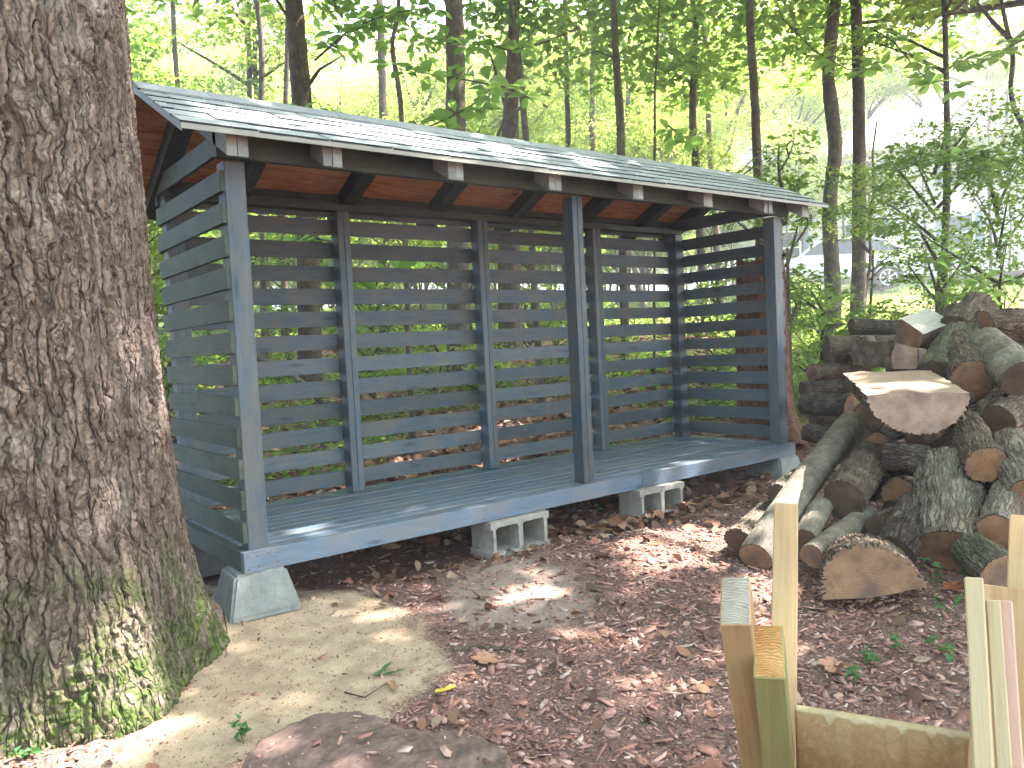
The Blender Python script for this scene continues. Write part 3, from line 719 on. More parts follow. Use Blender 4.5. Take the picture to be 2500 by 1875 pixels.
def make_tree(pts, rads, label, name='tree', cat='tree', group=None, bark='tree_bark', crown=None, seg=12, extra=None):
    """pts: inches, bottom first"""
    b = pts[0]; root = empty(name, V(*b), label, cat, group)
    off = np.array(V(*b)); P = VA(pts) - off; 
    t = np.linspace(0, 1, len(P)); tt = np.linspace(0, 1, len(P) * 5)
    Ps = np.stack([np.interp(tt, t, P[:, i]) for i in range(3)], -1)
    k = np.array([1, 2, 3, 2, 1]) / 9.0
    for i in range(2):
        pad = np.pad(Ps[:, i], 2, mode='edge'); sm = np.convolve(pad, k, 'valid'); sm[0] = Ps[0, i]; sm[-1] = Ps[-1, i]; Ps[:, i] = sm
    Rr = np.interp(tt, t, np.array(rads) * S)
    Rr[0] *= 1.5; Rr[1] *= 1.18
    v, q = tube_arrays(Ps, Rr, seg, 0.035)
    parts = [(v, q)]
    if extra:
        for e in extra:
            ep = VA(e[0]) - off; parts.append(tube_arrays(ep, np.array(e[1]) * S, 6, 0.03))
    v, q = merge(parts)
    link('trunk', mesh_np('trunk', v, q, M[bark], True), root)
    if crown:
        for ci, (variant, z, rot, sc) in enumerate(crown):
            lm, bmh = variant; x, y = np.interp(z, Ps[:, 2], Ps[:, 0]), np.interp(z, Ps[:, 2], Ps[:, 1])
            for nm, me_ in (('crown', lm), ('limbs', bmh)):
                o = link(nm, me_, root); o.location = (x, y, z); o.rotation_euler.z = rot; o.scale = (sc, sc, sc)
    return root

# ------------------------------------------------------------------ canopy over the site (oak and two neighbours outside the picture)
DAP = []   # sun spots, canopy leaves cut away toward them: world point, radius in inches
def dz(px, py, z, r): DAP.append((onz(px * D, py * D, z), r))
def dy(px, py, y, r):
    q_ = ray(px * D, py * D); DAP.append((CAM + q_ * ((y - CAM[1]) / q_[1]), r))
for a in ((1400, 1180, 7), (1450, 1170, 9), (1500, 1165, 9), (1540, 1190, 8), (1580, 1215, 7), (1460, 1215, 8), (1420, 1225, 6), (1330, 1378, 5), (1290, 1400, 4), (1660, 1275, 6), (1665, 1330, 6), (1640, 1380, 5),
          (780, 1325, 3), (1400, 1480, 4), (150, 1620, 8), (60, 1650, 6), (1160, 1285, 5), (1190, 1240, 3), (1240, 1360, 3), (1500, 1440, 3), (1100, 1400, 3)): dz(a[0], a[1], -12, a[2])
for a in ((1500, 1010, 4), (1450, 1022, 4)): dy(a[0], a[1], 0, a[2])
for a in ((330, 1330, 150 - 33, 4), (345, 1370, 118, 4), (215, 1450, 112, 4), (300, 1450, 112, 4), (175, 1500, 108, 5), (120, 1560, 105, 5)): DAP.append((at(a[0] * D, a[1] * D, a[2] - 2), a[3]))
DAP += [(at(1700 * D, 1080 * D, 170), 5), (at(1740 * D, 1040 * D, 172), 4), (at(1975 * D, 860 * D, 180), 5), (at(1930 * D, 830 * D, 185), 3), (at(1850 * D, 1220 * D, 142), 4)]
for x, r_ in ((6, 8), (24, 9), (44, 10), (66, 8), (92, 6)): DAP.append((np.array([x, 4.5, 76.0]), r_))
for x, y, r_ in ((60, 75, 8), (85, 95, 10), (30, 85, 7), (110, 80, 8), (140, 120, 12), (20, 60, 5)): DAP.append((np.array([x, y, -8.0]), r_))
def canopy(n, lo, hi, zlo, zhi, r):
    c = np.stack([r.uniform(lo[0], hi[0], n), r.uniform(lo[1], hi[1], n), r.uniform(zlo, zhi, n)], -1)
    cl = vnoise(c[:, 0] / 1.6 + 40, c[:, 1] / 1.6 + 40, 77)
    c = c[cl > 0.2]
    c = c[np.hypot((c[:, 0] + 0.5) / 2.9, (c[:, 1] + 3.4) / 3.4) > 1 + r.normal(0, 0.08, len(c))]   # opening cut over the yard to let sky light in
    return c
r_ = np.random.default_rng(21)
cen = canopy(8800, (-6.5, -8.0), (14.0, 8.0), 5.8, 10.0, r_)
P, nr, dr, sz = sprays(cen, r_.uniform(0.35, 0.75, len(cen)), 22, 0.19, r_)
keep = np.ones(len(P), bool)
for p, rd in DAP:
    w0 = np.array([p[0] * S, p[1] * S, (p[2] + 12) * S]); d = P - w0; al = d @ SUN; perp = np.linalg.norm(d - al[:, None] * SUN, axis=1)
    keep &= perp > (rd * S + 0.03)
# keep the part of the sky the camera sees free of the overhead canopy
vc = (P - np.array(V(*CAM))) @ RC; inview = (-vc[:, 2] > 0) & (vc[:, 1] / -vc[:, 2] * F < 937 + 60) & (np.abs(vc[:, 0] / -vc[:, 2] * F) < 1300) & (np.linalg.norm(vc, axis=1) < 9.0)
keep &= ~inview
P, nr, dr, sz = P[keep], nr[keep], dr[keep], sz[keep]
trunks = {'oak': (OX * S, OY * S), 'a': (6.3, -5.6), 'b': (11.5, -2.5)}
own = np.argmin(np.stack([np.hypot(P[:, 0] - t_[0] - (2.0 if k_ == 'oak' else 0), P[:, 1] - t_[1]) for k_, t_ in trunks.items()]), axis=0)
offs = np.array(V(OX, OY, -12))
def limb_set(root_xy, pts_idx, z0_, r):
    parts = []
    for i in pts_idx:
        e = P[i]; s_ = np.array([root_xy[0], root_xy[1], z0_ + r.uniform(-1, 1.5)]); tt = np.linspace(0, 1, 8)[:, None]
        parts.append(tube_arrays((1 - tt) * s_ + tt * e + np.sin(tt * 3.14) * r.normal(0, 0.35, 3), np.linspace(0.09, 0.015, 8), 6, 0.05, r))
    return merge(parts)
sel = own == 0
Vv, Ff = leaves(P[sel] - offs, nr[sel], dr[sel], sz[sel]); link('crown', mesh_np('crown', Vv, Ff, M['leaf']), oak)
bv, bq = limb_set(trunks['oak'], np.flatnonzero(sel)[::max(1, sel.sum() // 26)], 7.0, r_); link('limbs', mesh_np('limbs', bv - offs, bq, M['oak_bark'], True), oak)
for k_, (nm, lab) in enumerate((('a', 'tall tree overhanging the log pile from outside the picture'), ('b', 'second tall tree overhanging the lawn side of the log pile'))):
    sel = own == k_ + 1; tx, ty = trunks[nm]; root = empty('tree', Vector((tx, ty, float(ground_z(np.array(tx / S), np.array(ty / S)) + 12) * S)), lab, 'tree')
    o_ = np.array(root.location)
    zt = np.linspace(-0.2, 9.5, 24); tp = np.stack([0.05 * np.sin(zt), 0.05 * np.cos(zt * 0.8), zt], -1)
    v, q = tube_arrays(tp, np.interp(zt, [-0.2, 0.4, 9.5], [0.26, 0.18, 0.07]), 14, 0.03); link('trunk', mesh_np('trunk', v, q, M['tree_bark'], True), root)
    Vv, Ff = leaves(P[sel] - o_, nr[sel], dr[sel], sz[sel]); link('crown', mesh_np('crown', Vv, Ff, M['leaf']), root)
    bv, bq = limb_set(trunks[nm], np.flatnonzero(sel)[::max(1, sel.sum() // 22)], 6.0, r_); link('limbs', mesh_np('limbs', bv - o_, bq, M['tree_bark'], True), root)

# ------------------------------------------------------------------ trees seen through and above the shed
def photo_tree(path, R, radpx, label, bark='tree_bark', crown=None, extra=None, top=None, R2=None, seg=12):
    """path: (x,y) of the stem in the 2212 px view, bottom first; R horizontal distance in inches"""
    n = len(path); pts = [atr(a * D, b * D, R if R2 is None else R + (R2 - R) * i / (n - 1)) for i, (a, b) in enumerate(path)]
    rads = [radpx[i] * D * R / F / 2 for i in range(n)]
    b = pts[0]; g = float(ground_z(np.array(b[0]), np.array(b[1]))) - 1.5
    if b[2] > g: 
        d_ = (np.array(pts[0]) - np.array(pts[1])); k = (b[2] - g) / max(1.0, abs(d_[2])); k = min(k, 1.5)
        pts = [np.array([b[0] + d_[0] * k * 0.4, b[1] + d_[1] * k * 0.4, g])] + pts; rads = [rads[0] * 1.08] + rads
    up = np.array(pts[-1]) - np.array(pts[-2]); up = up / abs(up[2])
    hh = top or 330
    if hh > pts[-1][2]:
        pts.append(pts[-1] + up * (hh - pts[-1][2]) * 0.5 + np.array([rng.normal(0, 3), rng.normal(0, 3), 0])); rads.append(rads[-1] * 0.8)
        pts.append(pts[-1] + np.array([rng.normal(0, 4), rng.normal(0, 4), (hh - pts[-1][2])])); rads.append(rads[-1] * 0.5)
    ex = None
    if extra:
        ex = []
        for e in extra:
            ep = [atr(a * D, b_ * D, R * f) for a, b_, f in e[0]]; ex.append((ep, np.linspace(e[1], e[2], len(ep)) * D * R / F / 2))
    return make_tree(np.array(pts), rads, label, bark=bark, crown=crown, extra=ex, seg=seg)
PI = math.pi
photo_tree([(672, 900), (668, 700), (662, 400), (652, 220), (643, 110), (634, 0)], 430, [52, 48, 44, 42, 38, 36], 'knotty brown tree rising behind the roof end nearest the oak', 'tree_bark',
           [(CV[0], 6.6, 0.3, 1.0)], [([(645, 215, 1), (690, 150, .97), (740, 120, .95)], 10, 3), ([(640, 60, 1), (610, 20, 1.0), (580, -30, 1.0)], 9, 4)])
photo_tree([(990, 760), (988, 500), (985, 300), (984, 120), (981, 0)], 440, [50, 46, 42, 40, 38], 'straight furrowed tree rising behind the middle of the roof', 'tree_bark_grey', [(CV[2], 7.0, 1.3, 1.0)])
photo_tree([(1102, 860), (1100, 600), (1100, 400), (1103, 250), (1108, 120), (1112, 0)], 520, [54, 50, 42, 34, 26, 22], 'sunlit brown tree standing behind the slats right of the middle back post', 'tree_bark', [(CV[1], 7.2, 2.2, 1.0)],
           [([(1100, 260, 1), (1085, 200, 1), (1060, 120, 1.02)], 12, 5)])
photo_tree([(880, 700), (868, 240), (858, 170), (845, 100), (860, 30), (862, -20)], 300, [12, 11, 11, 9, 9, 8], 'slender crooked sapling leaning over the roof beside the straight furrowed tree', 'tree_bark_grey', [(CV[3], 4.6, 0.2, 0.55)], seg=8)
photo_tree([(1160, 700), (1135, 290), (1128, 200), (1120, 100), (1100, -10)], 340, [15, 14, 13, 10, 8], 'thin bending grey stem behind the roof centre', 'tree_bark_grey', [(CV[4], 5.0, 0.8, 0.6)], seg=8,
           extra=[([(1130, 230, 1), (1095, 250, 1.0), (1072, 300, 1.01)], 9, 8)])
photo_tree([(1350, 760), (1342, 320), (1338, 220), (1330, 120), (1325, 0)], 480, [19, 18, 17, 15, 13], 'slim knotted trunk above the roof, left of the hair thin stem', 'tree_bark', [(CV[1], 6.6, 0.8, 0.9)], [([(1338, 130, 1), (1290, 110, 1), (1240, 125, 1)], 5, 2)])
photo_tree([(1412, 760), (1415, 330), (1414, 200), (1420, 100), (1424, 0)], 380, [6, 6, 5, 5, 4], 'hair thin straight stem above the roof', 'tree_bark', [(CV[3], 5.6, 0.1, 0.5)], seg=7)
photo_tree([(1530, 760), (1502, 340), (1495, 250), (1500, 100), (1508, 0)], 620, [20, 18, 15, 13, 10], 'leaf wrapped stem above the roof left of the bare dark trunk', 'tree_bark', [(CV[1], 7.5, 0.1, 0.8), (CV[3], 2.6, 1.1, 0.5)], seg=8)
photo_tree([(1650, 820), (1637, 380), (1630, 200), (1622, 90), (1618, 0)], 440, [20, 18, 17, 16, 15], 'bare dark straight trunk rising over the right end of the roof', 'tree_bark', [(CV[1], 7.0, 0.1, 0.9)])
photo_tree([(1797, 727), (1800, 620), (1790, 470), (1796, 390), (1806, 320), (1797, 240), (1788, 170), (1795, 80), (1805, 0)], 520, [34, 32, 28, 26, 27, 27, 24, 24, 22], 'sinuous bare tree standing just past the shed end, behind the log pile', 'tree_bark_grey', [(CV[1], 5.9, 0.1, 1.0)])
photo_tree([(1852, 690), (1856, 560), (1856, 400), (1856, 250), (1853, 120), (1848, 0)], 530, [30, 28, 26, 24, 22, 20], 'straight bare tree right beside the sinuous one', 'tree_bark', [(CV[3], 5.4, 1.1, 1.2)])
photo_tree([(1868, 640), (1882, 560), (1878, 490), (1890, 400), (1884, 330), (1895, 260)], 560, [8, 7, 6, 5, 4, 3], 'twisted reddish sapling beside the straight bare tree', 'tree_bark', None, seg=6, top=110)
photo_tree([(2036, 665), (2040, 560), (2045, 430), (2046, 300), (2044, 150), (2040, 0)], 420, [14, 13, 13, 12, 10, 9], 'thin dark stem rising behind the top of the log pile', 'tree_bark', [(CV[3], 3.6, 2.1, 0.75)], seg=8,
           extra=[([(2044, 150, 1), (2000, 140, 1), (1960, 110, 1)], 4, 2)])
photo_tree([(2230, 700), (2215, 280), (2190, 235), (2182, 190), (2190, 120), (2170, 40), (2160, -20)], 460, [10, 10, 9, 8, 8, 7, 6], 'crooked dark stem at the right edge of the picture', 'tree_bark', [(CV[1], 4.0, 1.1, 0.9)], seg=8)
photo_tree([(545, 800), (540, 140), (536, 60), (532, -10)], 700, [11, 10, 9, 9], 'faint thin trunk far behind the roof corner next to the oak', 'tree_bark_grey', [(CV[5], 6.0, 1.1, 0.8)], seg=7)
photo_tree([(470, 740), (520, 760), (620, 800), (700, 870)][::-1], 380, [16, 13, 10, 8], 'leaning pale trunk crossing behind the back slats', 'tree_bark_grey', None, seg=8, top=10)
for i, (x, y, Rr_, w_) in enumerate(((565, 820, 560, 16), (610, 820, 620, 14), (585, 840, 700, 12), (840, 700, 700, 22), (1230, 760, 640, 14), (1290, 800, 760, 16), (1400, 760, 800, 14), (1560, 760, 760, 16), (450, 700, 640, 14), (1460, 700, 900, 18))):
    b = atr(x * D, 700 * D, Rr_); g = float(ground_z(np.array(b[0]), np.array(b[1])))
    pts = [np.array([b[0], b[1], g - 2])]
    for k in range(1, 7): pts.append(pts[-1] + np.array([rng.normal(0, 5), rng.normal(0, 5), 74]))
    make_tree(np.array(pts), [w_ * D * Rr_ / F / 2 * (1 - 0.09 * k) for k in range(7)], 'slim forest tree standing deep in the woods behind the shed', group='slim trees deep in the woods', bark='tree_bark' if i % 2 else 'tree_bark_grey',
              crown=[(CV[(1, 3, 4)[i % 3]], 7.5 + (i % 3), i * 1.3, 0.8)], seg=8)

# understory trees filling the woods
def bush_at(x, y, variant, sc, name, label, cat, group, z=0.0, stem=True):
    g = float(ground_z(np.array(x), np.array(y))); root = empty(name, V(x, y, g), label, cat, group)
    lm, bmh = variant; rot = rng.uniform(0, 6.28)
    if z > 0.2 or stem:
        hz = z + 0.8 * sc; zt = np.linspace(-0.05, hz, 8); tp = np.stack([0.04 * np.sin(zt * 2 + x), 0.04 * np.cos(zt * 2), zt], -1)
        v, q_ = tube_arrays(tp, np.linspace(0.035 * sc + 0.01, 0.012, 8), 6, 0.03); link('trunk' if cat == 'tree' else 'stem', mesh_np('stem', v, q_, M['tree_bark'], True), root)
    for nm, me_ in (('crown' if cat == 'tree' else 'foliage', lm), ('limbs', bmh)):
        o = link(nm, me_, root); o.location = (0, 0, z); o.rotation_euler.z = rot; o.scale = (sc, sc, sc * rng.uniform(0.9, 1.15))
k = 0
r5 = np.random.default_rng(5)
def polar(azd, R): a = math.radians(azd); return CAM[0] + math.sin(a) * R, CAM[1] + math.cos(a) * R
# (azimuth from, to, distance from, to, count, crown base, scale)
for a0, a1, R0, R1, n_, zb0, sc0 in ((12, 46, 500, 760, 13, 1.0, 0.8), (8, 52, 780, 1250, 30, 0.8, 1.1), (8, 56, 850, 1300, 24, 3.4, 1.2), (51, 60, 900, 1500, 7, 1.6, 1.0), (5, 60, 1400, 2200, 40, 0.5, 1.6), (6, 63, 1400, 2200, 34, 5.5, 1.9), (57, 78, 1120, 1480, 12, 4.6, 1.25), (61, 78, 1900, 2500, 18, 2.5, 2.2), (-5, 13, 300, 900, 9, 0.8, 0.9), (8, 78, 2500, 3600, 40, 0.6, 3.6)):
    for i in range(n_):
        az = a0 + (a1 - a0) * ((i + r5.uniform(0, 1)) / n_); R = r5.uniform(R0, R1); x, y = polar(az, R); far = R > 1250
        v = FV[int(r5.integers(0, 3))] if R > 760 else CV[(1, 3, 1, 3, 0, 4)[int(r5.integers(0, 6))]]
        bush_at(x, y, v, sc0 * r5.uniform(0.8, 1.2), 'tree', 'leafy green tree filling the far woods' if far else 'leafy understory tree in the woods behind the shed', 'tree', 'trees of the far woods' if far else 'understory trees behind the shed', z=zb0 * r5.uniform(0.6, 1.4))

# unseen woods behind the viewer, added to block low sky light
for i in range(16):
    az = 100 + i * 15.5 + r5.uniform(-4, 4); R = r5.uniform(230, 420); x, y = polar(az, R)
    bush_at(x, y, CV[i % 5], r5.uniform(0.95, 1.2), 'tree', 'leafy tree of the woods around the yard, added outside the picture to block low sky light', 'tree', 'trees around the yard outside the picture', z=r5.uniform(0.6, 1.4))
# small trees and shrubs on the lawn side
for az, R, v, sc, z, lab in ((59.5, 360, SHR[0], 1.0, 0.1, 'small shrub growing past the shed end post'), (62.3, 430, CV[3], 0.46, 1.2, 'pale yellow green sapling in front of the white house'),
                             (66.2, 380, CV[4], 0.56, 1.0, 'dark leafy small tree right of the thin dark stem'), (69.5, 360, CV[4], 0.54, 0.6, 'dark leafy small tree at the right edge behind the log pile'),
                             (57.2, 330, SHR[2], 0.95, 0.9, 'leafy sapling between the shed end post and the sinuous tree')):
    x, y = polar(az, R); bush_at(x, y, v, sc, 'sapling', lab, 'sapling', None, z=z)
for i in range(26):
    az = r5.uniform(55.5, 72); R = r5.uniform(380, 640); x, y = polar(az, R)
    bush_at(x, y, SHR[i % 3], r5.uniform(0.35, 0.6), 'shrub', 'low green shrub between the log pile and the sunny lawn', 'shrub', 'low shrubs beside the lawn', stem=False)
for i in range(34):
    az = r5.uniform(14, 55); R = r5.uniform(330, 700); x, y = polar(az, R)
    if x < 175 and y < 70: continue
    bush_at(x, y, SHR[(i * 2) % 3], r5.uniform(0.5, 0.95), 'shrub', 'low leafy shrub on the forest floor behind the shed', 'shrub', 'shrubs on the forest floor behind the shed', stem=False)

# broad leaved branches hanging over the roof
def big_leaf_branch(pts, n, size, label, seed, spread=9):
    size = size * 0.74
    """pts inches: path of the twig; whorls of broad pointed leaves"""
    r = np.random.default_rng(seed); root = empty('leafy_branch', V(*pts[0]), label, 'branch', 'broad leaved branches behind the roof'); off = np.array(V(*pts[0]))
    P_ = VA(pts) - off; v, q_ = tube_arrays(P_, np.linspace(0.012, 0.003, len(P_)), 6, 0.02); link('twig', mesh_np('twig', v, q_, M['tree_bark'], True), root)
    T_ = np.linspace(0.15, 1, n)
    for t in T_:
        i = min(int(t * (len(P_) - 1)), len(P_) - 2); f = t * (len(P_) - 1) - i; c = P_[i] * (1 - f) + P_[i + 1] * f + r.normal(0, spread * 0.2, 3) * S * np.array([1, 1, .6])
        m_ = r.integers(4, 7); a0 = r.uniform(0, 6.28); tl = r.normal(0, 0.3, 3)
        for k in range(m_):
            a = a0 + k * 6.283 / m_ + r.normal(0, 0.2); nn = unit(np.array([0, 0, 1.0]) + tl + r.normal(0, 0.25, 3)); d = np.array([math.cos(a), math.sin(a), -0.15]); d = unit(d - nn * (d @ nn)); s_ = np.cross(nn, d)
            L_ = size * r.uniform(0.65, 1.15) * S; base = c + d * L_ * 0.12
            lf = bpy.data.objects.new('leaf', LEAF[int(r.integers(0, 3))]); COL.objects.link(lf); lf.parent = root
            mw = Matrix([list(d), list(s_), list(nn)]).transposed().to_4x4() @ Matrix.Scale(L_, 4); mw.translation = Vector(base.tolist()); lf.matrix_basis = mw
def leaf_shape(seed):
    r = np.random.default_rng(seed); us = np.array([0, .12, .35, .62, .85, 1.0]); ws = np.array([.02, .12, .26, .32, .16, 0.0]) * r.uniform(.85, 1.1); dr_ = r.uniform(.14, .3)
    mid = np.stack([us, 0 * us, -(us ** 2) * dr_], -1); le = mid + np.stack([0 * us, ws, ws * .35], -1); ri = mid + np.stack([0 * us, -ws, ws * .35], -1); ii = np.arange(5)
    return mesh_np('leaf', np.concatenate([le, mid, ri]), np.concatenate([np.stack([ii, ii + 1, ii + 7, ii + 6], -1), np.stack([ii + 6, ii + 7, ii + 13, ii + 12], -1)]), M['leaf_big'], True)
LEAF = [leaf_shape(k) for k in (1, 2, 3)]
def bpath(L_, R0, R1): return np.array([atr(a * D, b * D, R0 + (R1 - R0) * i / (len(L_) - 1)) for i, (a, b) in enumerate(L_)])
big_leaf_branch(bpath([(680, 130), (760, 60), (840, 30), (930, 15)], 300, 270, ), 9, 10, 'broad leaved branch high above the roof between the knotty tree and the furrowed tree', 1)
big_leaf_branch(bpath([(1180, 230), (1100, 190), (1020, 175), (930, 160), (860, 150)], 300, 260), 10, 9, 'broad leaved branch crossing in front of the straight furrowed tree', 2)
big_leaf_branch(bpath([(820, 270), (900, 285), (980, 250), (1040, 215), (1060, 190)], 290, 270), 8, 9, 'broad leaved branch just above the middle of the roof', 3)
big_leaf_branch(bpath([(1250, 60), (1180, 90), (1100, 110), (1040, 90), (960, 95)], 320, 280), 10, 9, 'broad leaved branch at the top of the picture above the roof centre', 4)
big_leaf_branch(bpath([(560, 240), (640, 235), (720, 245), (760, 270)], 270, 250), 7, 7, 'drooping leafy twig over the roof in front of the knotty tree', 5)
big_leaf_branch(bpath([(1430, 260), (1460, 285), (1490, 300)], 330, 320), 5, 8, 'dark whorled twig sticking up over the right part of the roof', 6)
big_leaf_branch(bpath([(620, 500), (680, 515), (760, 530), (900, 560)], 270, 240), 9, 9, 'broad leaved branch behind the upper back slats near the oak', 7)
big_leaf_branch(bpath([(1000, 600), (900, 590), (800, 600), (760, 610)], 260, 250), 8, 9, 'broad leaved branch behind the upper middle back slats', 8)
big_leaf_branch(bpath([(2260, 560), (2200, 600), (2140, 620), (2080, 590), (2040, 560)], 330, 300), 9, 8, 'broad leaved branch over the right side of the log pile', 9)
big_leaf_branch(bpath([(1880, 60), (1930, 90), (1990, 160), (2050, 190)], 420, 380), 11, 9, 'dark leafy branch against the bright sky at upper right', 10)
big_leaf_branch(bpath([(2300, 60), (2200, 90), (2130, 130), (2070, 120)], 400, 360), 12, 9, 'leafy branch reaching in from the upper right corner', 12)
big_leaf_branch(bpath([(1690, 40), (1760, 110), (1830, 150), (1900, 150)], 440, 400), 12, 9, 'leafy branch high between the bare dark trunk and the sinuous tree', 13)
big_leaf_branch(bpath([(2260, 330), (2170, 350), (2090, 330), (2010, 350)], 400, 360), 12, 8, 'leafy branch in front of the pale house', 14)
big_leaf_branch(bpath([(330, 640), (360, 620), (400, 630)], 260, 240), 6, 7, 'leafy twig between the oak trunk and the shed', 11)

# ------------------------------------------------------------------ ground cover
def seen(x, y, margin=200):
    """roughly inside the wedge the camera can see"""
    az = np.degrees(np.arctan2(x - CAM[0], y - CAM[1])); return (az > -6) & (az < 80)
def scatter_leaves(n, R0, R1, size, mat, az0=-4, az1=78, zoff=0.3, flat=0.5, seed=3, up=0.0, power=1.6, avoid=True):
    r = np.random.default_rng(seed); az = np.radians(r.uniform(az0, az1, n)); R = R0 + (R1 - R0) * r.random(n) ** power
    x = CAM[0] + np.sin(az) * R; y = CAM[1] + np.cos(az) * R
    return x, y, r
def litter(n, R0, R1, size, seed):
    x, y, r = scatter_leaves(n, R0, R1, size, None, seed=seed)
    pd = polydist(x, y, SAND); ud = (x > 0) & (x < L) & (y > 3) & (y < W - 2)
    k = ~((pd > 2) & (r.random(len(x)) > 0.02)) & ~(ud & (r.random(len(x)) > 0.3)) & (polydist(x, y, STUMP) < 0)
    near = (y < -6) & (x < 150); k &= ~(near & (r.random(len(x)) > 0.10))
    dist_ = (x - 80) * 0.6 + (y - 40) * 0.8; k &= dist_ < 560
    x, y = x[k], y[k]; n = len(x)
    z = ground_z(x, y) + 0.15 + r.random(n) * 0.9
    nr = unit(np.array([0, 0, 1.0]) + r.normal(0, 0.45, (n, 3))); a = r.random(n) * 6.283; d = np.stack([np.cos(a), np.sin(a), r.normal(0, .2, n)], -1); d = unit(d - nr * np.sum(d * nr, -1, keepdims=True)); s_ = np.cross(nr, d)
    sz = size * r.uniform(0.5, 1.2, n) * S * (1 + np.clip((np.hypot(x - CAM[0], y - CAM[1]) - 300) / 600, 0, 1)); c = VA(np.stack([x, y, z], -1)); up = nr
    cu = r.uniform(-0.1, 0.35, n)[:, None]
    sz = sz[:, None]
    pts = [c - d * sz * .5, c - d * sz * .15 + s_ * sz * .32 + up * sz * cu, c + d * sz * .2 + s_ * sz * .28 + up * sz * cu * .8, c + d * sz * .55 + up * sz * cu * .5, c + d * sz * .2 - s_ * sz * .28 + up * sz * cu, c - d * sz * .15 - s_ * sz * .32 + up * sz * cu * .7]
    P_ = np.stack(pts, 1).reshape(-1, 3); i = np.arange(n) * 6
    F_ = np.concatenate([np.stack([i, i + 1, i + 5], -1), np.stack([i + 1, i + 2, i + 5], -1), np.stack([i + 2, i + 4, i + 5], -1), np.stack([i + 2, i + 3, i + 4], -1)])
    pal = np.array([(0.22, 0.11, 0.065), (0.30, 0.17, 0.11), (0.15, 0.075, 0.05), (0.36, 0.24, 0.17), (0.26, 0.12, 0.08), (0.10, 0.06, 0.04)]); t = pal[r.integers(0, 6, n)] * r.uniform(0.8, 1.2, (n, 1))
    return P_, F_, np.repeat(t, 6, axis=0)
STUMP = gpoly([(525, 1640), (560, 1600), (640, 1560), (700, 1543), (765, 1538), (815, 1552), (845, 1568), (890, 1582), (940, 1584), (1035, 1590), (1090, 1618), (1112, 1670), (1100, 1750), (1010, 1800), (900, 1850), (700, 1850), (580, 1800), (515, 1710)], -11)
P_, F_, t_ = litter(26000, 180, 900, 3.6, 31)
tag(link('leaf_litter', mesh_np('leaf_litter', P_, F_, M['litter'], False, {'tint': t_})), 'dry brown fallen leaves covering the forest floor', 'leaves', kind='stuff')
P_, F_, t_ = litter(9000, 60, 260, 2.3, 32)
tag(link('fallen_leaves', mesh_np('fallen_leaves', P_, F_, M['litter'], False, {'tint': t_})), 'scattered dry leaf scraps among the bark mulch', 'leaves', kind='stuff')

def chips(n, seed, R0, R1, smin, smax, sandkeep, az0=-8, az1=82):
    r = np.random.default_rng(seed); az = np.radians(r.uniform(az0, az1, n)); R = np.sqrt(R0 ** 2 + (R1 ** 2 - R0 ** 2) * r.random(n))
    x = CAM[0] + np.sin(az) * R; y = CAM[1] + np.cos(az) * R
    pd = polydist(x, y, SAND); dd_ = polydist(x, y, DUST); ud = (x > -2) & (x < L) & (y > 4)
    ps = polydist(x, y, STUMP); k = ~((pd > -2) & (r.random(n) > sandkeep)) & ~((dd_ > -4) & (r.random(n) > 0.35)) & ~(ud & (r.random(n) > 0.15)) & ((ps < -0.3) | ((ps > 0.6) & (r.random(n) < 0.12)))
    x, y, ps = x[k], y[k], ps[k]; n = len(x); z = np.where(ps > 0, -10.45, ground_z(x, y)) + r.uniform(-0.02, 0.28, n)
    l = r.uniform(smin, smax, n) ** 1.0 * (0.5 + r.random(n) ** 2); w_ = l * r.uniform(0.16, 0.5, n); h = np.minimum(w_ * 0.4, r.uniform(0.04, 0.16, n))
    a = r.random(n) * 6.283; nr = unit(np.array([0, 0, 1.0]) + r.normal(0, 0.28, (n, 3))); d = np.stack([np.cos(a), np.sin(a), 0 * a], -1); d = unit(d - nr * np.sum(d * nr, -1, keepdims=True)); s_ = np.cross(nr, d)
    c = VA(np.stack([x, y, z], -1)); l, w_, h = (l * S)[:, None], (w_ * S)[:, None], (h * S)[:, None]
    j = lambda: r.uniform(0.55, 1.1, (n, 1))
    top = [c + nr * h + d * l * .55 * j() + s_ * w_ * .1, c + nr * h * j() + d * l * .25 * j() + s_ * w_ * .55 * j(), c + nr * h + d * -l * .5 * j() + s_ * w_ * .4 * j(), c + nr * h * j() - d * l * .55 * j() - s_ * w_ * .3, c + nr * h + d * l * .3 * j() - s_ * w_ * .5 * j()]
    bot = [p - nr * h * 1.6 for p in top]
    P_ = np.stack(top + bot, 1).reshape(-1, 3); i = np.arange(n) * 10
    F3 = np.concatenate([np.stack([i, i + 1, i + 2], -1), np.stack([i, i + 2, i + 3], -1), np.stack([i, i + 3, i + 4], -1)])
    F4 = np.concatenate([np.stack([i + a_, i + 5 + a_, i + 5 + (a_ + 1) % 5, i + (a_ + 1) % 5], -1) for a_ in range(5)])
    pal = np.array([(0.44, 0.245, 0.200), (0.30, 0.155, 0.122), (0.54, 0.340, 0.285), (0.17, 0.088, 0.070), (0.38, 0.190, 0.145), (0.60, 0.45, 0.385)]); t = pal[r.choice(6, n, p=[.24, .24, .16, .16, .14, .06])] * r.uniform(0.8, 1.2, (n, 1))
    return mesh_np('mulch', P_, [F3, F4], M['mulch'], False, {'tint': np.repeat(t, 10, axis=0)})
tag(link('bark_mulch', chips(60000, 41, 55, 300, 0.45, 2.3, 0.02)), 'pinkish brown bark mulch chips strewn over the ground', 'mulch', kind='stuff')
tag(link('bark_flakes', chips(4000, 43, 50, 230, 1.2, 2.9, 0.03)), 'large flat bark flakes lying on the mulch', 'mulch', kind='stuff')
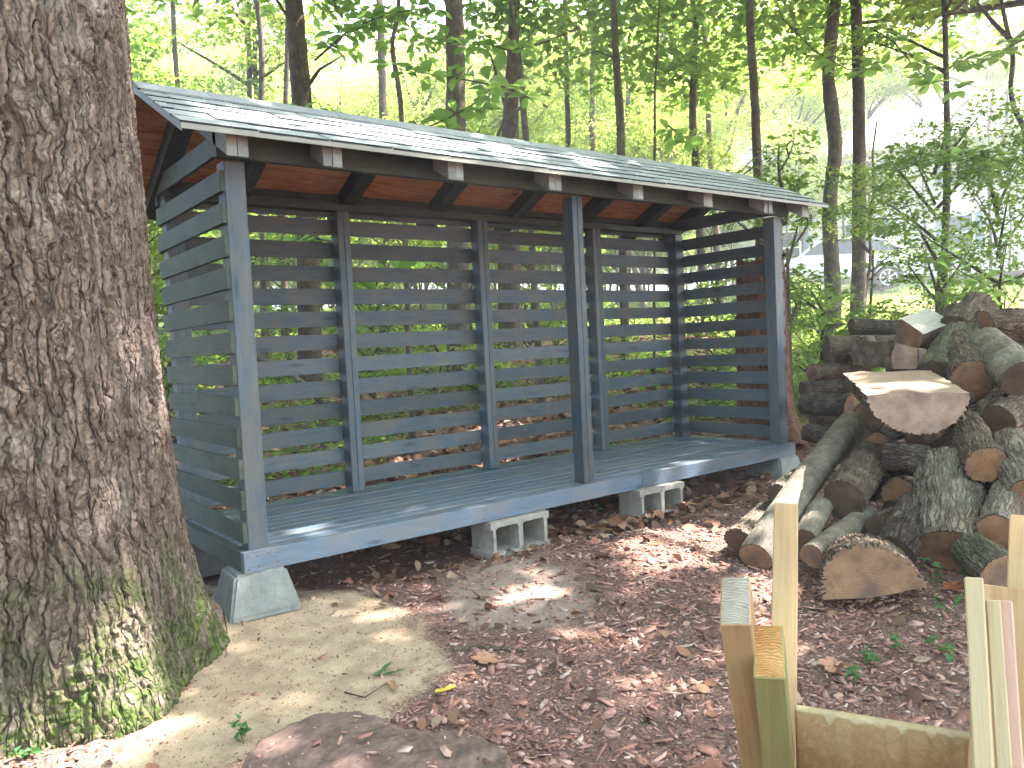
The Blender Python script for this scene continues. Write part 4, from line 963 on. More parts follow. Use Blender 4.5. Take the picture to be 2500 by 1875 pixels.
tag(link('wood_crumbs', chips(60000, 42, 55, 190, 0.10, 0.45, 0.9)), 'small crumbs of bark and wood scattered on the sand and soil', 'mulch', kind='stuff')

def cover(n, R0, R1, size, seed, az0, az1, mat, thr, hgt=5, lim=600):
    r = np.random.default_rng(seed); az = np.radians(r.uniform(az0, az1, n)); R = R0 + (R1 - R0) * r.random(n)
    x = CAM[0] + np.sin(az) * R; y = CAM[1] + np.cos(az) * R
    k = (vnoise(x / 45 + 60, y / 45 + 60, seed) > thr) & ~((x < 205) & (y < 62)) & ~((x > 100) & (x < 300) & (y < 20)); x, y = x[k], y[k]; n = len(x)
    m_ = 9
    cx = np.repeat(x, m_) + r.normal(0, 4, n * m_); cy = np.repeat(y, m_) + r.normal(0, 4, n * m_); cz = ground_z(cx, cy) + r.random(n * m_) * np.repeat(r.uniform(0.3, 1, n), m_) * hgt + 0.5
    c = VA(np.stack([cx, cy, cz], -1)); N_ = len(cx); nr = unit(np.array([0, 0, 1.0]) + r.normal(0, 0.4, (N_, 3))); a = r.random(N_) * 6.283; d = np.stack([np.cos(a), np.sin(a), r.normal(-.1, .3, N_)], -1); d = unit(d - nr * np.sum(d * nr, -1, keepdims=True))
    sc = 1 + np.clip((np.hypot(cx - CAM[0], cy - CAM[1]) - 350) / 500, 0, 1.2)
    return leaves(c, nr, d, size * S * r.uniform(0.6, 1.3, N_) * sc, 0.7)
v, f = cover(4200, 250, 760, 2.6, 51, 8, 58, 'leaf', 0.50); tag(link('ground_cover', mesh_np('ground_cover', v, f, M['leaf'])), 'low green undergrowth spreading over the forest floor behind the shed', 'undergrowth', kind='stuff')
v, f = cover(4200, 330, 640, 3.0, 52, 53, 78, 'leaf_light', 0.25, 12); tag(link('undergrowth', mesh_np('undergrowth', v, f, M['leaf_light'])), 'bright green undergrowth between the log pile and the lawn', 'undergrowth', kind='stuff')
def lawn_grass():
    r = np.random.default_rng(61); n = 26000; az = np.radians(r.uniform(46, 76, n)); R = r.uniform(600, 1150, n); x = CAM[0] + np.sin(az) * R; y = CAM[1] + np.cos(az) * R; z = ground_z(x, y)
    c = VA(np.stack([x, y, z], -1)); h = r.uniform(2, 4, n)[:, None] * S; a = r.random(n) * 6.283; s_ = np.stack([np.cos(a), np.sin(a), 0 * a], -1) * S * 0.6; b = np.stack([r.normal(0, .4, n), r.normal(0, .4, n), np.ones(n)], -1) * h
    P_ = np.stack([c - s_, c + s_, c + b], 1).reshape(-1, 3); i = np.arange(n) * 3; return P_, np.stack([i, i + 1, i + 2], -1)
v, f = lawn_grass(); tag(link('grass', mesh_np('grass', v, f, M['leaf_light'])), 'sunlit green lawn grass beyond the log pile', 'grass', kind='stuff')

# ------------------------------------------------------------------ stump set in the ground
def poly_stump():
    pts = np.array(STUMP); c = pts.mean(0); n = len(pts); 
    dense = []
    for i in range(n):
        for t in np.linspace(0, 1, 8, endpoint=False): dense.append(pts[i] * (1 - t) + pts[(i + 1) % n] * t)
    dn = np.array(dense); 
    for _ in range(4): dn = (np.roll(dn, 1, 0) + dn * 2 + np.roll(dn, -1, 0)) / 4
    ang = np.arctan2(dn[:, 1] - c[1], dn[:, 0] - c[0]); rad_ = np.hypot(dn[:, 0] - c[0], dn[:, 1] - c[1]); th = np.linspace(-np.pi, np.pi, 170, endpoint=False)
    od = np.argsort(ang); rr_ = np.interp(th, ang[od], rad_[od], period=2 * np.pi); rr_ = (np.roll(rr_, 1) + rr_ + np.roll(rr_, -1)) / 3
    dn = c + np.stack([np.cos(th), np.sin(th)], -1) * rr_[:, None]
    r = np.random.default_rng(8); m_ = len(dn); dn = dn + r.normal(0, 0.12, dn.shape)
    rings = [1.02, 1.0, 0.985] + list(np.linspace(0.955, 0.05, 24)); zt = [-15, -11.3, -10.75] + [-10.6] * 24
    V_ = []
    for ri, rr in enumerate(rings):
        p = c + (dn - c) * rr; z = np.full(m_, zt[ri]) + ((vnoise(p[:, 0] / 1.7 + 50, p[:, 1] / 1.7 + 50, 9) - .5) * 0.45 + (vnoise(p[:, 0] / 0.7 + 50, p[:, 1] / 0.7 + 50, 15) - .5) * 0.22 + (vnoise(p[:, 0] / 6 + 50, p[:, 1] / 6 + 50, 10) - .5) * 0.4 if ri > 0 else 0)
        V_.append(np.stack([p[:, 0], p[:, 1], z], -1))
    V_ = np.array(V_); idx = np.arange(len(rings) * m_).reshape(len(rings), m_); nx_ = np.roll(idx, -1, 1)
    q_ = np.stack([idx[:-1], nx_[:-1], nx_[1:], idx[1:]], -1).reshape(-1, 4); vv = V_.reshape(-1, 3); cc = np.array([[c[0], c[1], -10.6]])
    vv = np.concatenate([vv, cc]); last = idx[-1]; tri = np.stack([last, np.roll(last, -1), np.full(m_, len(vv) - 1)], -1)
    o0 = np.array([c[0], c[1], -12.0]); me = mesh_np('tree_stump', VA(vv) - np.array(V(*o0)), [q_, tri], M['stump_top'], False)
    o = link('tree_stump', me); o.location = V(*o0); tag(o, 'wide weathered stump cut flush with the ground at the bottom of the picture', 'stump')
poly_stump()

# ------------------------------------------------------------------ logs
def log_mesh(Ln, r0, r1, seed, ridge=0.28, cell=1.5, seg=112, rows=None, oval=0.05, bend=0.0, knots=0, mat='log_bark'):
    """local z from 0 to Ln (inches)"""
    rows = rows or int(min(84, max(28, Ln * 3.0))); th = np.linspace(0, 2 * np.pi, seg, endpoint=False); z = np.linspace(0, Ln, rows)
    TH, Z = np.meshgrid(th, z, indexing='ij'); r = np.random.default_rng(seed)
    cell = cell * 0.62; per = max(12, int(2 * np.pi * r0 / cell)); u = TH / (2 * np.pi) * per; v = Z / (cell * 6.5)
    wu = (vnoise(u, v * 2.2, seed + 1, per) - 0.5) * 1.2
    f1, f2, cid = worley((u + wu) % per, v + 1, per, seed + 2); pl = sstep(f2 - f1, 0.0, 0.28)
    R = r0 + (r1 - r0) * Z / Ln; ph = r.uniform(0, 6.28)
    R = R * (1 + oval * np.cos(2 * TH + ph) + oval * 0.5 * np.cos(3 * TH + ph * 2)) + (pl - 0.7) * ridge + (cid - 0.5) * ridge * 0.6 + (vnoise(u * 3, v * 14, seed + 4, per * 3) - .5) * ridge * 0.6
    R = R + (vnoise(TH / 6.283 * 4, Z / 6.0, seed + 5, 4) - .5) * r0 * 0.07
    for k in range(knots):
        a, zz = r.uniform(0, 6.28), r.uniform(0.2, 0.8) * Ln; dth = np.abs((TH - a + np.pi) % (2 * np.pi) - np.pi) * r0; R = R + 0.9 * np.exp(-(dth ** 2 + (Z - zz) ** 2) / 1.6)
    bx = bend * np.sin(Z / Ln * np.pi)
    Pm = np.stack([R * np.cos(TH) + bx, R * np.sin(TH), Z], -1) * S
    idx = np.arange(seg * rows).reshape(seg, rows); nx_ = np.roll(idx, -1, 0); q_ = np.stack([idx[:, :-1], nx_[:, :-1], nx_[:, 1:], idx[:, 1:]], -1).reshape(-1, 4)
    bark = mesh_np('bark', Pm.reshape(-1, 3), q_, M[mat], True)
    def cap(row, sgn):
        ring = Pm[:, row].copy(); c = ring.mean(0); vs = [ring]
        for f in (0.94, 0.8, 0.55, 0.28):
            p = c + (ring - c) * f; p[:, 2] += sgn * 0.05 * S * (1 if f < 0.9 else 0.3) + r.normal(0, 0.02, seg) * S; vs.append(p)
        vs.append(c[None] + np.array([[0, 0, sgn * 0.05 * S]])); V_ = np.concatenate(vs); fs = []
        for k in range(4):
            a = np.arange(seg) + k * seg; b = np.roll(np.arange(seg), -1) + k * seg; fs.append(np.stack([a, b, b + seg, a + seg], -1))
        a = np.arange(seg) + 4 * seg; b = np.roll(np.arange(seg), -1) + 4 * seg; tri = np.stack([a, b, np.full(seg, 5 * seg)], -1)
        if sgn > 0: pass
        return V_, np.concatenate(fs), tri
    return bark, cap(0, -1), cap(rows - 1, 1)
def zframe(a, b, roll=0.0):
    z = (Vector(b) - Vector(a)).normalized(); x = Vector((0.3, 0.1, 1)).cross(z)
    if x.length < 1e-3: x = Vector((1, 0, 0))
    x.normalize(); y = z.cross(x); m = Matrix((x, y, z)).transposed().to_4x4() @ Matrix.Rotation(roll, 4, 'Z'); m.translation = a; return m
logn = [100]
def log(a, b, r0, r1, label, bark='log_bark', ends=('end_orange', 'end_orange'), ridge=0.28, cell=1.5, group='logs in the pile', cat='log', **k):
    """a = end nearest the viewer, b = far end, inches"""
    logn[0] += 17; a = V(*a); b = V(*b); Ln = (b - a).length / S
    bm_, c0, c1 = log_mesh(Ln, r0, r1, logn[0], ridge, cell, mat=bark, **k)
    root = empty('log', a, label, cat, group); root.matrix_local = zframe(a, b, logn[0] * 0.7)
    o = link('bark', bm_, root)
    for (v, q_, t), e in ((c0, ends[0]), (c1, ends[1])):
        me_ = mesh_np('cut_end', v, [q_, t], M[e], False); me_.materials.append(M['log_bark_dark']); mi = np.zeros(len(me_.polygons), dtype=np.int32); mi[:len(q_) // 4] = 1; me_.polygons.foreach_set('material_index', mi); link('cut_end', me_, root)
    return root
def lp(ax, ay, at_, bx, by, bt, dia, label, dia2=None, **k):
    """measured in the photograph: end centres (px of the full picture), distances (inches), end width in px"""
    a = at(ax, ay, at_); b = at(bx, by, bt); r0 = dia * at_ / F / 2; r1 = (dia2 * bt / F / 2) if dia2 else r0 * 0.96
    return log(a, b, r0, r1, label, **k)
EO, ED, EB, EG = ('end_orange',) * 2, ('end_dark',) * 2, ('end_brown',) * 2, ('end_grey',) * 2
# stacked row at the back left of the pile
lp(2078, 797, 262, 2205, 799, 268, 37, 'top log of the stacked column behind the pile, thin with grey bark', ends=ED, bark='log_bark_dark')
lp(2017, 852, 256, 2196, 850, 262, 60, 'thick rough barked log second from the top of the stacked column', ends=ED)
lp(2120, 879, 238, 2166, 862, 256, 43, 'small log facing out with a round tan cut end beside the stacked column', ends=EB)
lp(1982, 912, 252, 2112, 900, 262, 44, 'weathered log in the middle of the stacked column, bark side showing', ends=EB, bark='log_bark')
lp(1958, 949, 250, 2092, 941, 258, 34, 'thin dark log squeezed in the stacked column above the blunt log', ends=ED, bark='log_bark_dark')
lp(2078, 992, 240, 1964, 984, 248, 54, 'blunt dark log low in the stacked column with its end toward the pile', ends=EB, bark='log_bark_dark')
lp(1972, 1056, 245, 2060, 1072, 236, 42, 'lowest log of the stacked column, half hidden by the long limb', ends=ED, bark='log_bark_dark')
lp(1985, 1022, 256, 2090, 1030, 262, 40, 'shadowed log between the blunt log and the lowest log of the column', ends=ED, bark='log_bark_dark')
# long limb and its neighbours
lp(1845, 1362, 158, 2082, 1028, 206, 78, 'long smooth limb leaning up the pile with a sunlit middle', dia2=52, bark='limb_bark', ends=('end_brown', 'end_brown'), ridge=0.10, cell=1.0, knots=3, bend=0.6)
lp(2080, 1036, 206, 2116, 988, 212, 26, 'thin broken stub tip on the upper end of the long limb', dia2=9, bark='limb_bark', ridge=0.06, seg=40)
lp(1801, 1320, 163, 1880, 1248, 182, 60, 'short log with a dark knot in its round end, left of the long limb', ends=('end_dark', 'end_dark'), bark='log_bark')
lp(1900, 1208, 176, 1955, 1168, 190, 52, 'dark log end peeking out above the long limb', ends=ED)
lp(2122, 1018, 206, 2150, 985, 222, 72, 'shaded log with a brown round end behind the tip of the long limb', ends=('end_brown', 'end_dark'))
lp(2060, 1221, 172, 2128, 1120, 190, 94, 'thick rough log with a dark weathered round end beside the long limb', ends=('end_dark', 'end_dark'), ridge=0.35, cell=1.1)
lp(1962, 1318, 160, 2006, 1236, 174, 52, 'lichen spotted grey log between the long limb and the slender log', bark='limb_bark', ends=ED, ridge=0.12)
lp(1982, 1358, 154, 2120, 1255, 178, 56, 'slender lichen spotted log lying low in front of the pile', bark='limb_bark', ends=EB, ridge=0.12, cell=1.0)
lp(2139, 1283, 168, 2178, 1262, 180, 48, 'small dark ended log behind the half round', ends=ED)
lp(2186, 1350, 160, 2236, 1240, 172, 82, 'charred looking log with deep dark furrows leaning behind the half round', bark='log_bark_dark', ends=ED, ridge=0.4, cell=1.9)
lp(2193, 1207, 182, 2275, 1192, 196, 76, 'log with a bright yellow tan end under the furrowed grey log', ends=EO, ridge=0.4, bark='log_bark')
lp(2322, 1345, 164, 2318, 1142, 180, 128, 'big upright leaning log with long pale grey bark ridges', dia2=122, ends=('end_brown', 'end_brown'), ridge=0.5, cell=2.0, bark='log_bark_pale')
lp(2434, 1298, 160, 2474, 1170, 178, 76, 'grey smooth log with its end tipped down at the right side', ends=EO, bark='log_bark_pale', ridge=0.14)
lp(2450, 1405, 146, 2372, 1345, 158, 86, 'mossy log lying on the ground at the bottom right of the pile', bark='log_bark_moss', ends=EB)
lp(2141, 1089, 192, 2092, 1052, 208, 60, 'log with a bright orange round end right of the long limb', ends=EO)
lp(2168, 1110, 182, 2352, 1140, 176, 62, 'furrowed grey log lying crosswise in the middle of the pile', ends=('end_orange', 'end_dark'), ridge=0.4, cell=1.7, bark='log_bark_dark')
lp(2236, 1080, 194, 2350, 1010, 208, 50, 'bark covered log slanting up beneath the big pale half round', ends=EB)
lp(2140, 1068, 200, 2226, 1046, 204, 34, 'thin pale barked log just below the big pale half round', bark='log_bark_pale', ends=EB)
lp(2407, 1135, 170, 2352, 1038, 190, 80, 'log with an orange brown end pointing out at centre right', ends=EO, ridge=0.3)
lp(2462, 1085, 178, 2510, 1210, 168, 84, 'lumpy grey log running off the right edge below the dark ended log', bark='log_bark_pale', ends=EO, knots=2)
lp(2438, 1036, 188, 2515, 975, 202, 78, 'log with a black cracked end near the right edge', ends=ED)
lp(2408, 985, 196, 2392, 1040, 192, 26, 'splintered stub of a broken log beside the black ended log', bark='log_bark', ends=('end_orange', 'end_orange'), dia2=34, seg=40)
lp(2375, 930, 200, 2340, 850, 218, 94, 'log with a wide orange brown oval end high on the pile', ends=EO, ridge=0.35)
lp(2500, 925, 192, 2402, 838, 214, 84, 'large smooth grey log slanting down to the right edge', ends=('end_dark', 'end_orange'), bark='limb_bark', ridge=0.18)
lp(2396, 795, 226, 2530, 790, 236, 66, 'thick log with a fresh yellow cut rim at the top right of the pile', ends=EO, ridge=0.4, cell=1.8)
lp(2335, 812, 226, 2392, 752, 238, 78, 'stubby upright bark block on the crest of the pile', ends=('end_dark', 'end_brown'), bark='log_bark', ridge=0.4)
lp(2300, 800, 234, 2330, 758, 244, 40, 'dark narrow log on the crest between the wedge and the bark block', bark='log_bark_dark', ends=ED)
lp(2290, 925, 206, 2352, 826, 222, 92, 'thick furrowed log running down behind the big pale half round', ends=ED, ridge=0.4, cell=1.8, bark='log_bark_moss')
lp(2240, 905, 214, 2180, 900, 226, 34, 'dark log in shadow behind the big pale half round', bark='log_bark_dark', ends=ED)
# deeper logs carrying the ones on top
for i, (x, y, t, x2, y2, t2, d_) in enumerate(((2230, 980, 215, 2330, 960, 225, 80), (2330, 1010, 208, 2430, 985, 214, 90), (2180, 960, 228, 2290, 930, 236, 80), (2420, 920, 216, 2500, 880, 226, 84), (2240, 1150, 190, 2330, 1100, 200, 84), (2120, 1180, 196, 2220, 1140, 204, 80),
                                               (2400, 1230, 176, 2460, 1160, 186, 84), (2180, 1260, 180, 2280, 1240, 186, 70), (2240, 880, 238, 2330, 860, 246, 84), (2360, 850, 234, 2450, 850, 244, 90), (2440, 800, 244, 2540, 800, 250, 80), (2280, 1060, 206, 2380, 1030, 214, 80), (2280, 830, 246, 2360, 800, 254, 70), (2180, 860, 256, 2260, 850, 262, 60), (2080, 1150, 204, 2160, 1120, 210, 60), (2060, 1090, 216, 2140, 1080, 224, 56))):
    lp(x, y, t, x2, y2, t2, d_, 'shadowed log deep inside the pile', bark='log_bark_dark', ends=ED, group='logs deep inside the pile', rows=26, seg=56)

def half_round(a, b, r0, up, label, endm, flatm, bark='log_bark', frac=0.0, group='logs in the pile'):
    """half log: a near end centre of the flat face, b far end; up = normal of the flat face; inches"""
    logn[0] += 13; seed = logn[0]; rr = np.random.default_rng(seed); Ln = float(np.linalg.norm(np.array(b) - np.array(a)))
    z = Vector((Vector(V(*b)) - Vector(V(*a)))).normalized(); y = Vector(up) - z * Vector(up).dot(z); y.normalize(); x = y.cross(z)
    mt = Matrix((x, y, z)).transposed().to_4x4(); mt.translation = V(*a)
    root = empty('log', V(*a), label, 'log', group); root.matrix_local = mt
    seg, rows = 130, 60; th = np.linspace(np.pi, 2 * np.pi, seg); zz = np.linspace(0, Ln, rows); TH, Z = np.meshgrid(th, zz, indexing='ij')
    u = TH / 6.283 * 64; wq = (vnoise(u / 2, Z / 2.0, seed + 9, 32) - .5) * 1.2; f1, f2, cid = worley((u + wq) % 64, Z / 5.0 + 1, 64, seed); R = r0 * (1 + 0.03 * np.cos(3 * TH)) + (sstep(f2 - f1, .0, .28) - .7) * 0.5 + (cid - .5) * 0.2
    Pm = np.stack([R * np.cos(TH), R * np.sin(TH) * (1 - frac), Z], -1) * S
    idx = np.arange(seg * rows).reshape(seg, rows); q_ = np.stack([idx[:-1, :-1], idx[1:, :-1], idx[1:, 1:], idx[:-1, 1:]], -1).reshape(-1, 4)
    link('bark', mesh_np('bark', Pm.reshape(-1, 3), q_, M[bark], True), root)
    m_ = 18; t = np.linspace(0, 1, m_)[:, None, None]; l0 = Pm[0][None]; l1 = Pm[-1][None]; fl = l0 * (1 - t) + l1 * t
    fl = fl + np.stack([0 * fl[..., 0], (np.sin(t[..., 0] * 3.14) * (vnoise(t[..., 0] * 5 + 3, fl[..., 2] / S / 7 + 5, seed) * 1.0 - 0.2)) * S, 0 * fl[..., 0]], -1)
    idx = np.arange(m_ * rows).reshape(m_, rows); q2 = np.stack([idx[:-1, :-1], idx[1:, :-1], idx[1:, 1:], idx[:-1, 1:]], -1).reshape(-1, 4)
    o = mesh_np('split_face', fl.reshape(-1, 3), q2, M[flatm], True); link('split_face', o, root)
    for row in (0, rows - 1):
        arc = Pm[:, row]; ch = fl[:, row][1:-1][::-1]; ring = np.concatenate([arc, ch]); c = ring.mean(0); n_ = len(ring); sm = ring.copy()
        for _ in range(10): sm[2:seg - 2] = (sm[1:seg - 3] + sm[2:seg - 2] * 2 + sm[3:seg - 1]) / 4
        vs = [ring] + [c + (sm - c) * f for f in (0.86, 0.6, 0.3)] + [c[None]]
        V_ = np.concatenate(vs); a_ = np.arange(n_); b_ = np.roll(a_, -1); fs = np.concatenate([np.stack([a_ + k * n_, b_ + k * n_, b_ + (k + 1) * n_, a_ + (k + 1) * n_], -1) for k in range(3)]); tri = np.stack([a_ + 3 * n_, b_ + 3 * n_, np.full(n_, 4 * n_)], -1)
        link('cut_end', mesh_np('cut_end', V_, [fs, tri], M[endm], False), root)
    return root
# big pale half round lying flat side up
pa = at(1900 + 1270 * .27125, 700 + 968 * .27125, 176); pb = at(1900 + 985 * .27125, 700 + 765 * .27125, 200)
half_round(pa, pb, 9.3, (0.02, 0.0, 1.0), 'big pale half round lying flat side up on top of the pile', 'end_pale', 'split', frac=0.12)
# half round standing in front on its flat side
pa = at(1900 + 838 * .27125, 1050 + 1470 * .27125, 141); pb = pa + np.array([12.6, 7.8, -1.6])
half_round(pa, pb, 7.5, (-0.33, -0.42, -0.85), 'large half round lying flat side down on the mulch in front of the pile', 'end_brown', 'split', frac=0.0)
# split wedge on the crest and split block below
def wedge(pts, depth, label, mats):
    """pts: list of world points (inches) of the near face; extruded along depth vector"""
    P_ = [V(*p) for p in pts]; o0 = P_[0]; n = len(P_); dv = Vector([c * S for c in depth]); root = empty('log', o0, label, 'log', 'logs in the pile')
    loc = [p - o0 for p in P_]; far = [p + dv * (0.92 + 0.1 * ((i * 37) % 5) / 5) for i, p in enumerate(loc)]
    def sub(face, mat, name):
        bm = bmesh.new(); vs = [bm.verts.new(p) for p in face]; bm.faces.new(vs); bmesh.ops.triangulate(bm, faces=bm.faces[:]); bmesh.ops.subdivide_edges(bm, edges=bm.edges[:], cuts=5, use_grid_fill=True)
        for v in bm.verts:
            k = v.co * 90; v.co += Vector((math.sin(k.x + k.z), math.sin(k.y * 1.3), math.sin(k.z * 1.7 + k.y))) * 0.05 * S
        me_ = bpy.data.meshes.new(name); bm.to_mesh(me_); bm.free(); me_.materials.append(M[mat]); link(name, me_, root)
    sub(loc, mats[0], 'cut_end'); sub(far[::-1], mats[0], 'cut_end')
    for i in range(n): sub([loc[i], far[i], far[(i + 1) % n], loc[(i + 1) % n]], mats[1 + i % (len(mats) - 1)], 'split_face' if i < n - 1 else 'bark')
def za(x, y, t): return at(1900 + x * .27125, 700 + y * .27125, t)
wedge([za(1100, 285, 222), za(1310, 428, 214), za(1270, 540, 216), za(1150, 560, 220), za(1040, 500, 224)], tuple(za(1420, 215, 238) - za(1150, 320, 222)), 'split wedge with a grey sawn top on the crest of the pile', ['end_brown', 'split_grey', 'log_bark', 'log_bark_dark', 'log_bark', 'split'])
wedge([za(1060, 505, 214), za(1250, 552, 212), za(1250, 740, 212), za(1030, 740, 214), za(1020, 620, 214)], (6, 14, 1), 'upright split block with a fresh tan face under the wedge', ['end_pale', 'split', 'split', 'log_bark', 'log_bark', 'log_bark'])
wedge([za(1265, 560, 212), za(1335, 560, 213), za(1345, 735, 213), za(1270, 735, 212)], (6, 12, 1), 'narrow split stick standing beside the fresh tan block', ['end_pale', 'split', 'split', 'log_bark', 'log_bark'])
wedge([za(795, 445, 246), za(860, 440, 247), za(895, 520, 247), za(885, 590, 246), za(795, 585, 246)], (3, 5, 0), 'small split chunk leaning against the stacked column', ['end_pale', 'split', 'log_bark', 'log_bark', 'log_bark', 'log_bark'])

# ------------------------------------------------------------------ red brown snag behind the shed end
def snag():
    cx, cy = 192.5, 31.5; g = float(ground_z(np.array(cx), np.array(cy))); root = empty('snag', V(cx, cy, g), 'broken reddish dead trunk standing behind the right end of the shed', 'dead tree')
    seg, rows = 150, 90; th = np.linspace(0, 6.2832, seg, endpoint=False); t = np.linspace(0, 1, rows); TH, T_ = np.meshgrid(th, t, indexing='ij')
    top = 58 + 5 * vnoise(TH / 6.283 * 12, TH * 0 + 1, 3, 12) + 3 * vnoise(TH / 6.283 * 40, TH * 0 + 1, 4, 40) + g * 0
    Z = -3 + T_ * (top + 3 - g * 0.0 - 0)
    R = 9.6 - T_ * 2.2 + 6.5 * np.exp(-Z / 9.0) * (0.7 + 0.5 * np.cos(TH * 4 + 1)) + 1.1 * (vnoise(TH / 6.283 * 34, Z / 18, 5, 34) - .5) * 1.3 + 0.5 * (vnoise(TH / 6.283 * 70, Z / 9, 6, 70) - .5)
    P_ = np.stack([R * np.cos(TH), R * np.sin(TH), Z], -1) * S; inn = P_.copy()[:, -1]; inn2 = inn * np.array([.45, .45, 1.0]) - np.array([0, 0, 7 * S])
    idx = np.arange(seg * rows).reshape(seg, rows); nx_ = np.roll(idx, -1, 0); q_ = np.stack([idx[:, :-1], nx_[:, :-1], nx_[:, 1:], idx[:, 1:]], -1).reshape(-1, 4)
    vv = np.concatenate([P_.reshape(-1, 3), inn2, np.array([[0, 0, 45 * S]])]); b0 = seg * rows; e = idx[:, -1]; i2 = np.arange(seg) + b0
    q2 = np.stack([e, np.roll(e, -1), np.roll(i2, -1), i2], -1); tri = np.stack([i2, np.roll(i2, -1), np.full(seg, b0 + seg)], -1)
    link('trunk', mesh_np('trunk', vv, [np.concatenate([q_, q2]), tri], M['snag_wood'], True), root)
snag()

# ------------------------------------------------------------------ sawbuck in the foreground
saw = empty('sawbuck', V(10, -95, -12), 'pine sawbuck of treated boards standing in the right foreground', 'sawbuck')
def stick(a_px, a_t, b_px, b_t, w_, h, mat, name, endmat=None, zh=None, label=None):
    a = at(*a_px, a_t); b = at(*b_px, b_t)
    z_ = zh or tuple(-ray(*a_px))
    o = beam(name, tuple(b), tuple(a), w_, h, mat, saw, zh=z_, endmat=endmat)
    if label: o['label'] = label
    return o
# leaning arm: x axis runs from the foot to the top end; width w_ across the view, depth h away from the viewer
def arm(tl, tr, t, foot, ft, w_, h, mat, endmat, label=None):
    """tl,tr: px of the near edge of the top end; foot px; distances"""
    p = (at(*tl, t) + at(*tr, t)) / 2; f = at(*foot, ft); up = unit(p - f); right = unit(at(*tr, t) - at(*tl, t)); right = unit(right - up * (right @ up)); back = np.cross(up, right); back = back if back @ ray(*tl) > 0 else -back
    c = p + back * h / 2; cf = f + back * h / 2; g = cf - up * max(0, (cf[2] + 11.8) / max(0.3, up[2]))
    zz = Vector(back.tolist()); a = V(*c); b = V(*g); l = (a - b).length / S
    me_ = box_mesh(l, w_, h, mat, 0.07, endmat); x = (a - b).normalized(); z = (zz - x * zz.dot(x)).normalized(); y = z.cross(x)
    m_ = Matrix((x, y, z)).transposed().to_4x4(); m_.translation = (a + b) / 2
    o = link('arm', me_, saw, mw=m_)
    if label: o['label'] = label
    return o
arm((1761, 1522), (1829, 1528), 42.5, (1845, 1875), 50.5, 1.5, 3.5, 'pine', 'end_lumber_grey', 'arm with a weathered grey end')
arm((1845, 1652), (1911, 1658), 43.0, (1900, 1875), 48.2, 1.5, 3.5, 'pine_green', 'end_lumber', 'greenish arm with an orange end grain top')
arm((1894, 1227), (1945, 1228), 58.0, (1908, 1875), 52.5, 1.55, 3.5, 'pine', 'end_lumber', 'tall arm leaning away')
arm((2411, 1430), (2520, 1436), 49.0, (2450, 1875), 47.0, 2.9, 1.5, 'pine', 'end_lumber')
arm((2474, 1256), (2532, 1258), 56.0, (2490, 1875), 49.5, 1.6, 3.5, 'pine', 'end_lumber')
arm((2360, 1409), (2394, 1409), 43.5, (2402, 1875), 43.0, 0.78, 0.8, 'pine_pale', 'pine_pale' and 'end_pale', 'thin cream coloured strip')
arm((2411, 1464), (2436, 1464), 44.0, (2452, 1875), 43.5, 0.62, 0.75, 'pine_pale', 'end_pale')
arm((2437, 1464), (2466, 1466), 44.3, (2478, 1875), 43.8, 0.66, 0.75, 'pine_pink', 'end_pale', 'thin pink tinted strip')
def rail():
    a = at(1940, 1731, 49.5); rb = ray(2445, 1812); b = CAM + rb * ((a[2] - CAM[2]) / rb[2]); d = unit(b - a); n = 60; Ln = np.linalg.norm(b - a); r = np.random.default_rng(4); back = unit(np.cross(np.array([0, 0, 1.0]), d)); back = back if back @ ray(2100, 1780) > 0 else -back
    t = np.linspace(0, 1, n); nick = 0.10 + 0.5 * np.clip(vnoise(t * 22 + 3, t * 0 + 2, 3) - .45, 0, 1) * 2 * (t > 0.12) * (t < 0.86)
    rows = []
    for i in range(n):
        p = a + d * Ln * t[i]; dn = np.array([0, 0, -1.0])
        rows.append([p + back * 0.6, p + back * 0.10, p + dn * nick[i] + back * 0.02, p + dn * 4.9, p + dn * 4.9 + back * 0.6])
    V_ = VA(np.array(rows)); c0 = V_[0, 0].copy(); V_ = V_ - c0; idx = np.arange(n * 5).reshape(n, 5); nx_ = np.roll(idx, -1, 1)
    q_ = np.stack([idx[:-1], idx[1:], nx_[1:], nx_[:-1]], -1).reshape(-1, 4); ends = [tuple(idx[0]), tuple(idx[-1][::-1])]
    me_ = mesh_np('rail', V_.reshape(-1, 3), [q_, np.array(ends)], M['pine']); me_.materials.append(M['pine_pale'])
    mi = np.zeros(len(me_.polygons), dtype=np.int32); mi[:len(q_)] = np.where(np.arange(len(q_)) % 5 < 2, 1, 0); me_.polygons.foreach_set('material_index', mi)
    o = link('rail', me_, saw, mw=Matrix.Translation(Vector(c0.tolist()))); o['label'] = 'cross rail with a chewed upper edge'
rail()

# ------------------------------------------------------------------ car and house beyond the lawn
M['car'] = simple('white_car_paint', (0.62, 0.64, 0.67), 0.3, 0.5); M['glass'] = simple('dark_window_glass', (0.04, 0.06, 0.07), 0.25, 0.3); M['tyre'] = simple('tyre_rubber', (0.03, 0.03, 0.03), 0.85)
M['rim'] = simple('wheel_rim_metal', (0.55, 0.55, 0.57), 0.3, 0.5, metal=0.7); M['lamp'] = simple('red_lamp', (0.4, 0.03, 0.03), 0.3); M['black'] = simple('black_trim', (0.02, 0.02, 0.02), 0.6)
M['siding'] = simple('pale_siding', (0.62, 0.62, 0.58), 0.7, 0.3, 0.05, 8); M['hroof'] = simple('grey_roof_shingle', (0.30, 0.30, 0.30), 0.8, 0.3, 0.2, 40)
M['shutter'] = simple('blue_green_shutter', (0.12, 0.24, 0.26), 0.6); M['white'] = simple('white_paint', (0.8, 0.8, 0.78), 0.6)
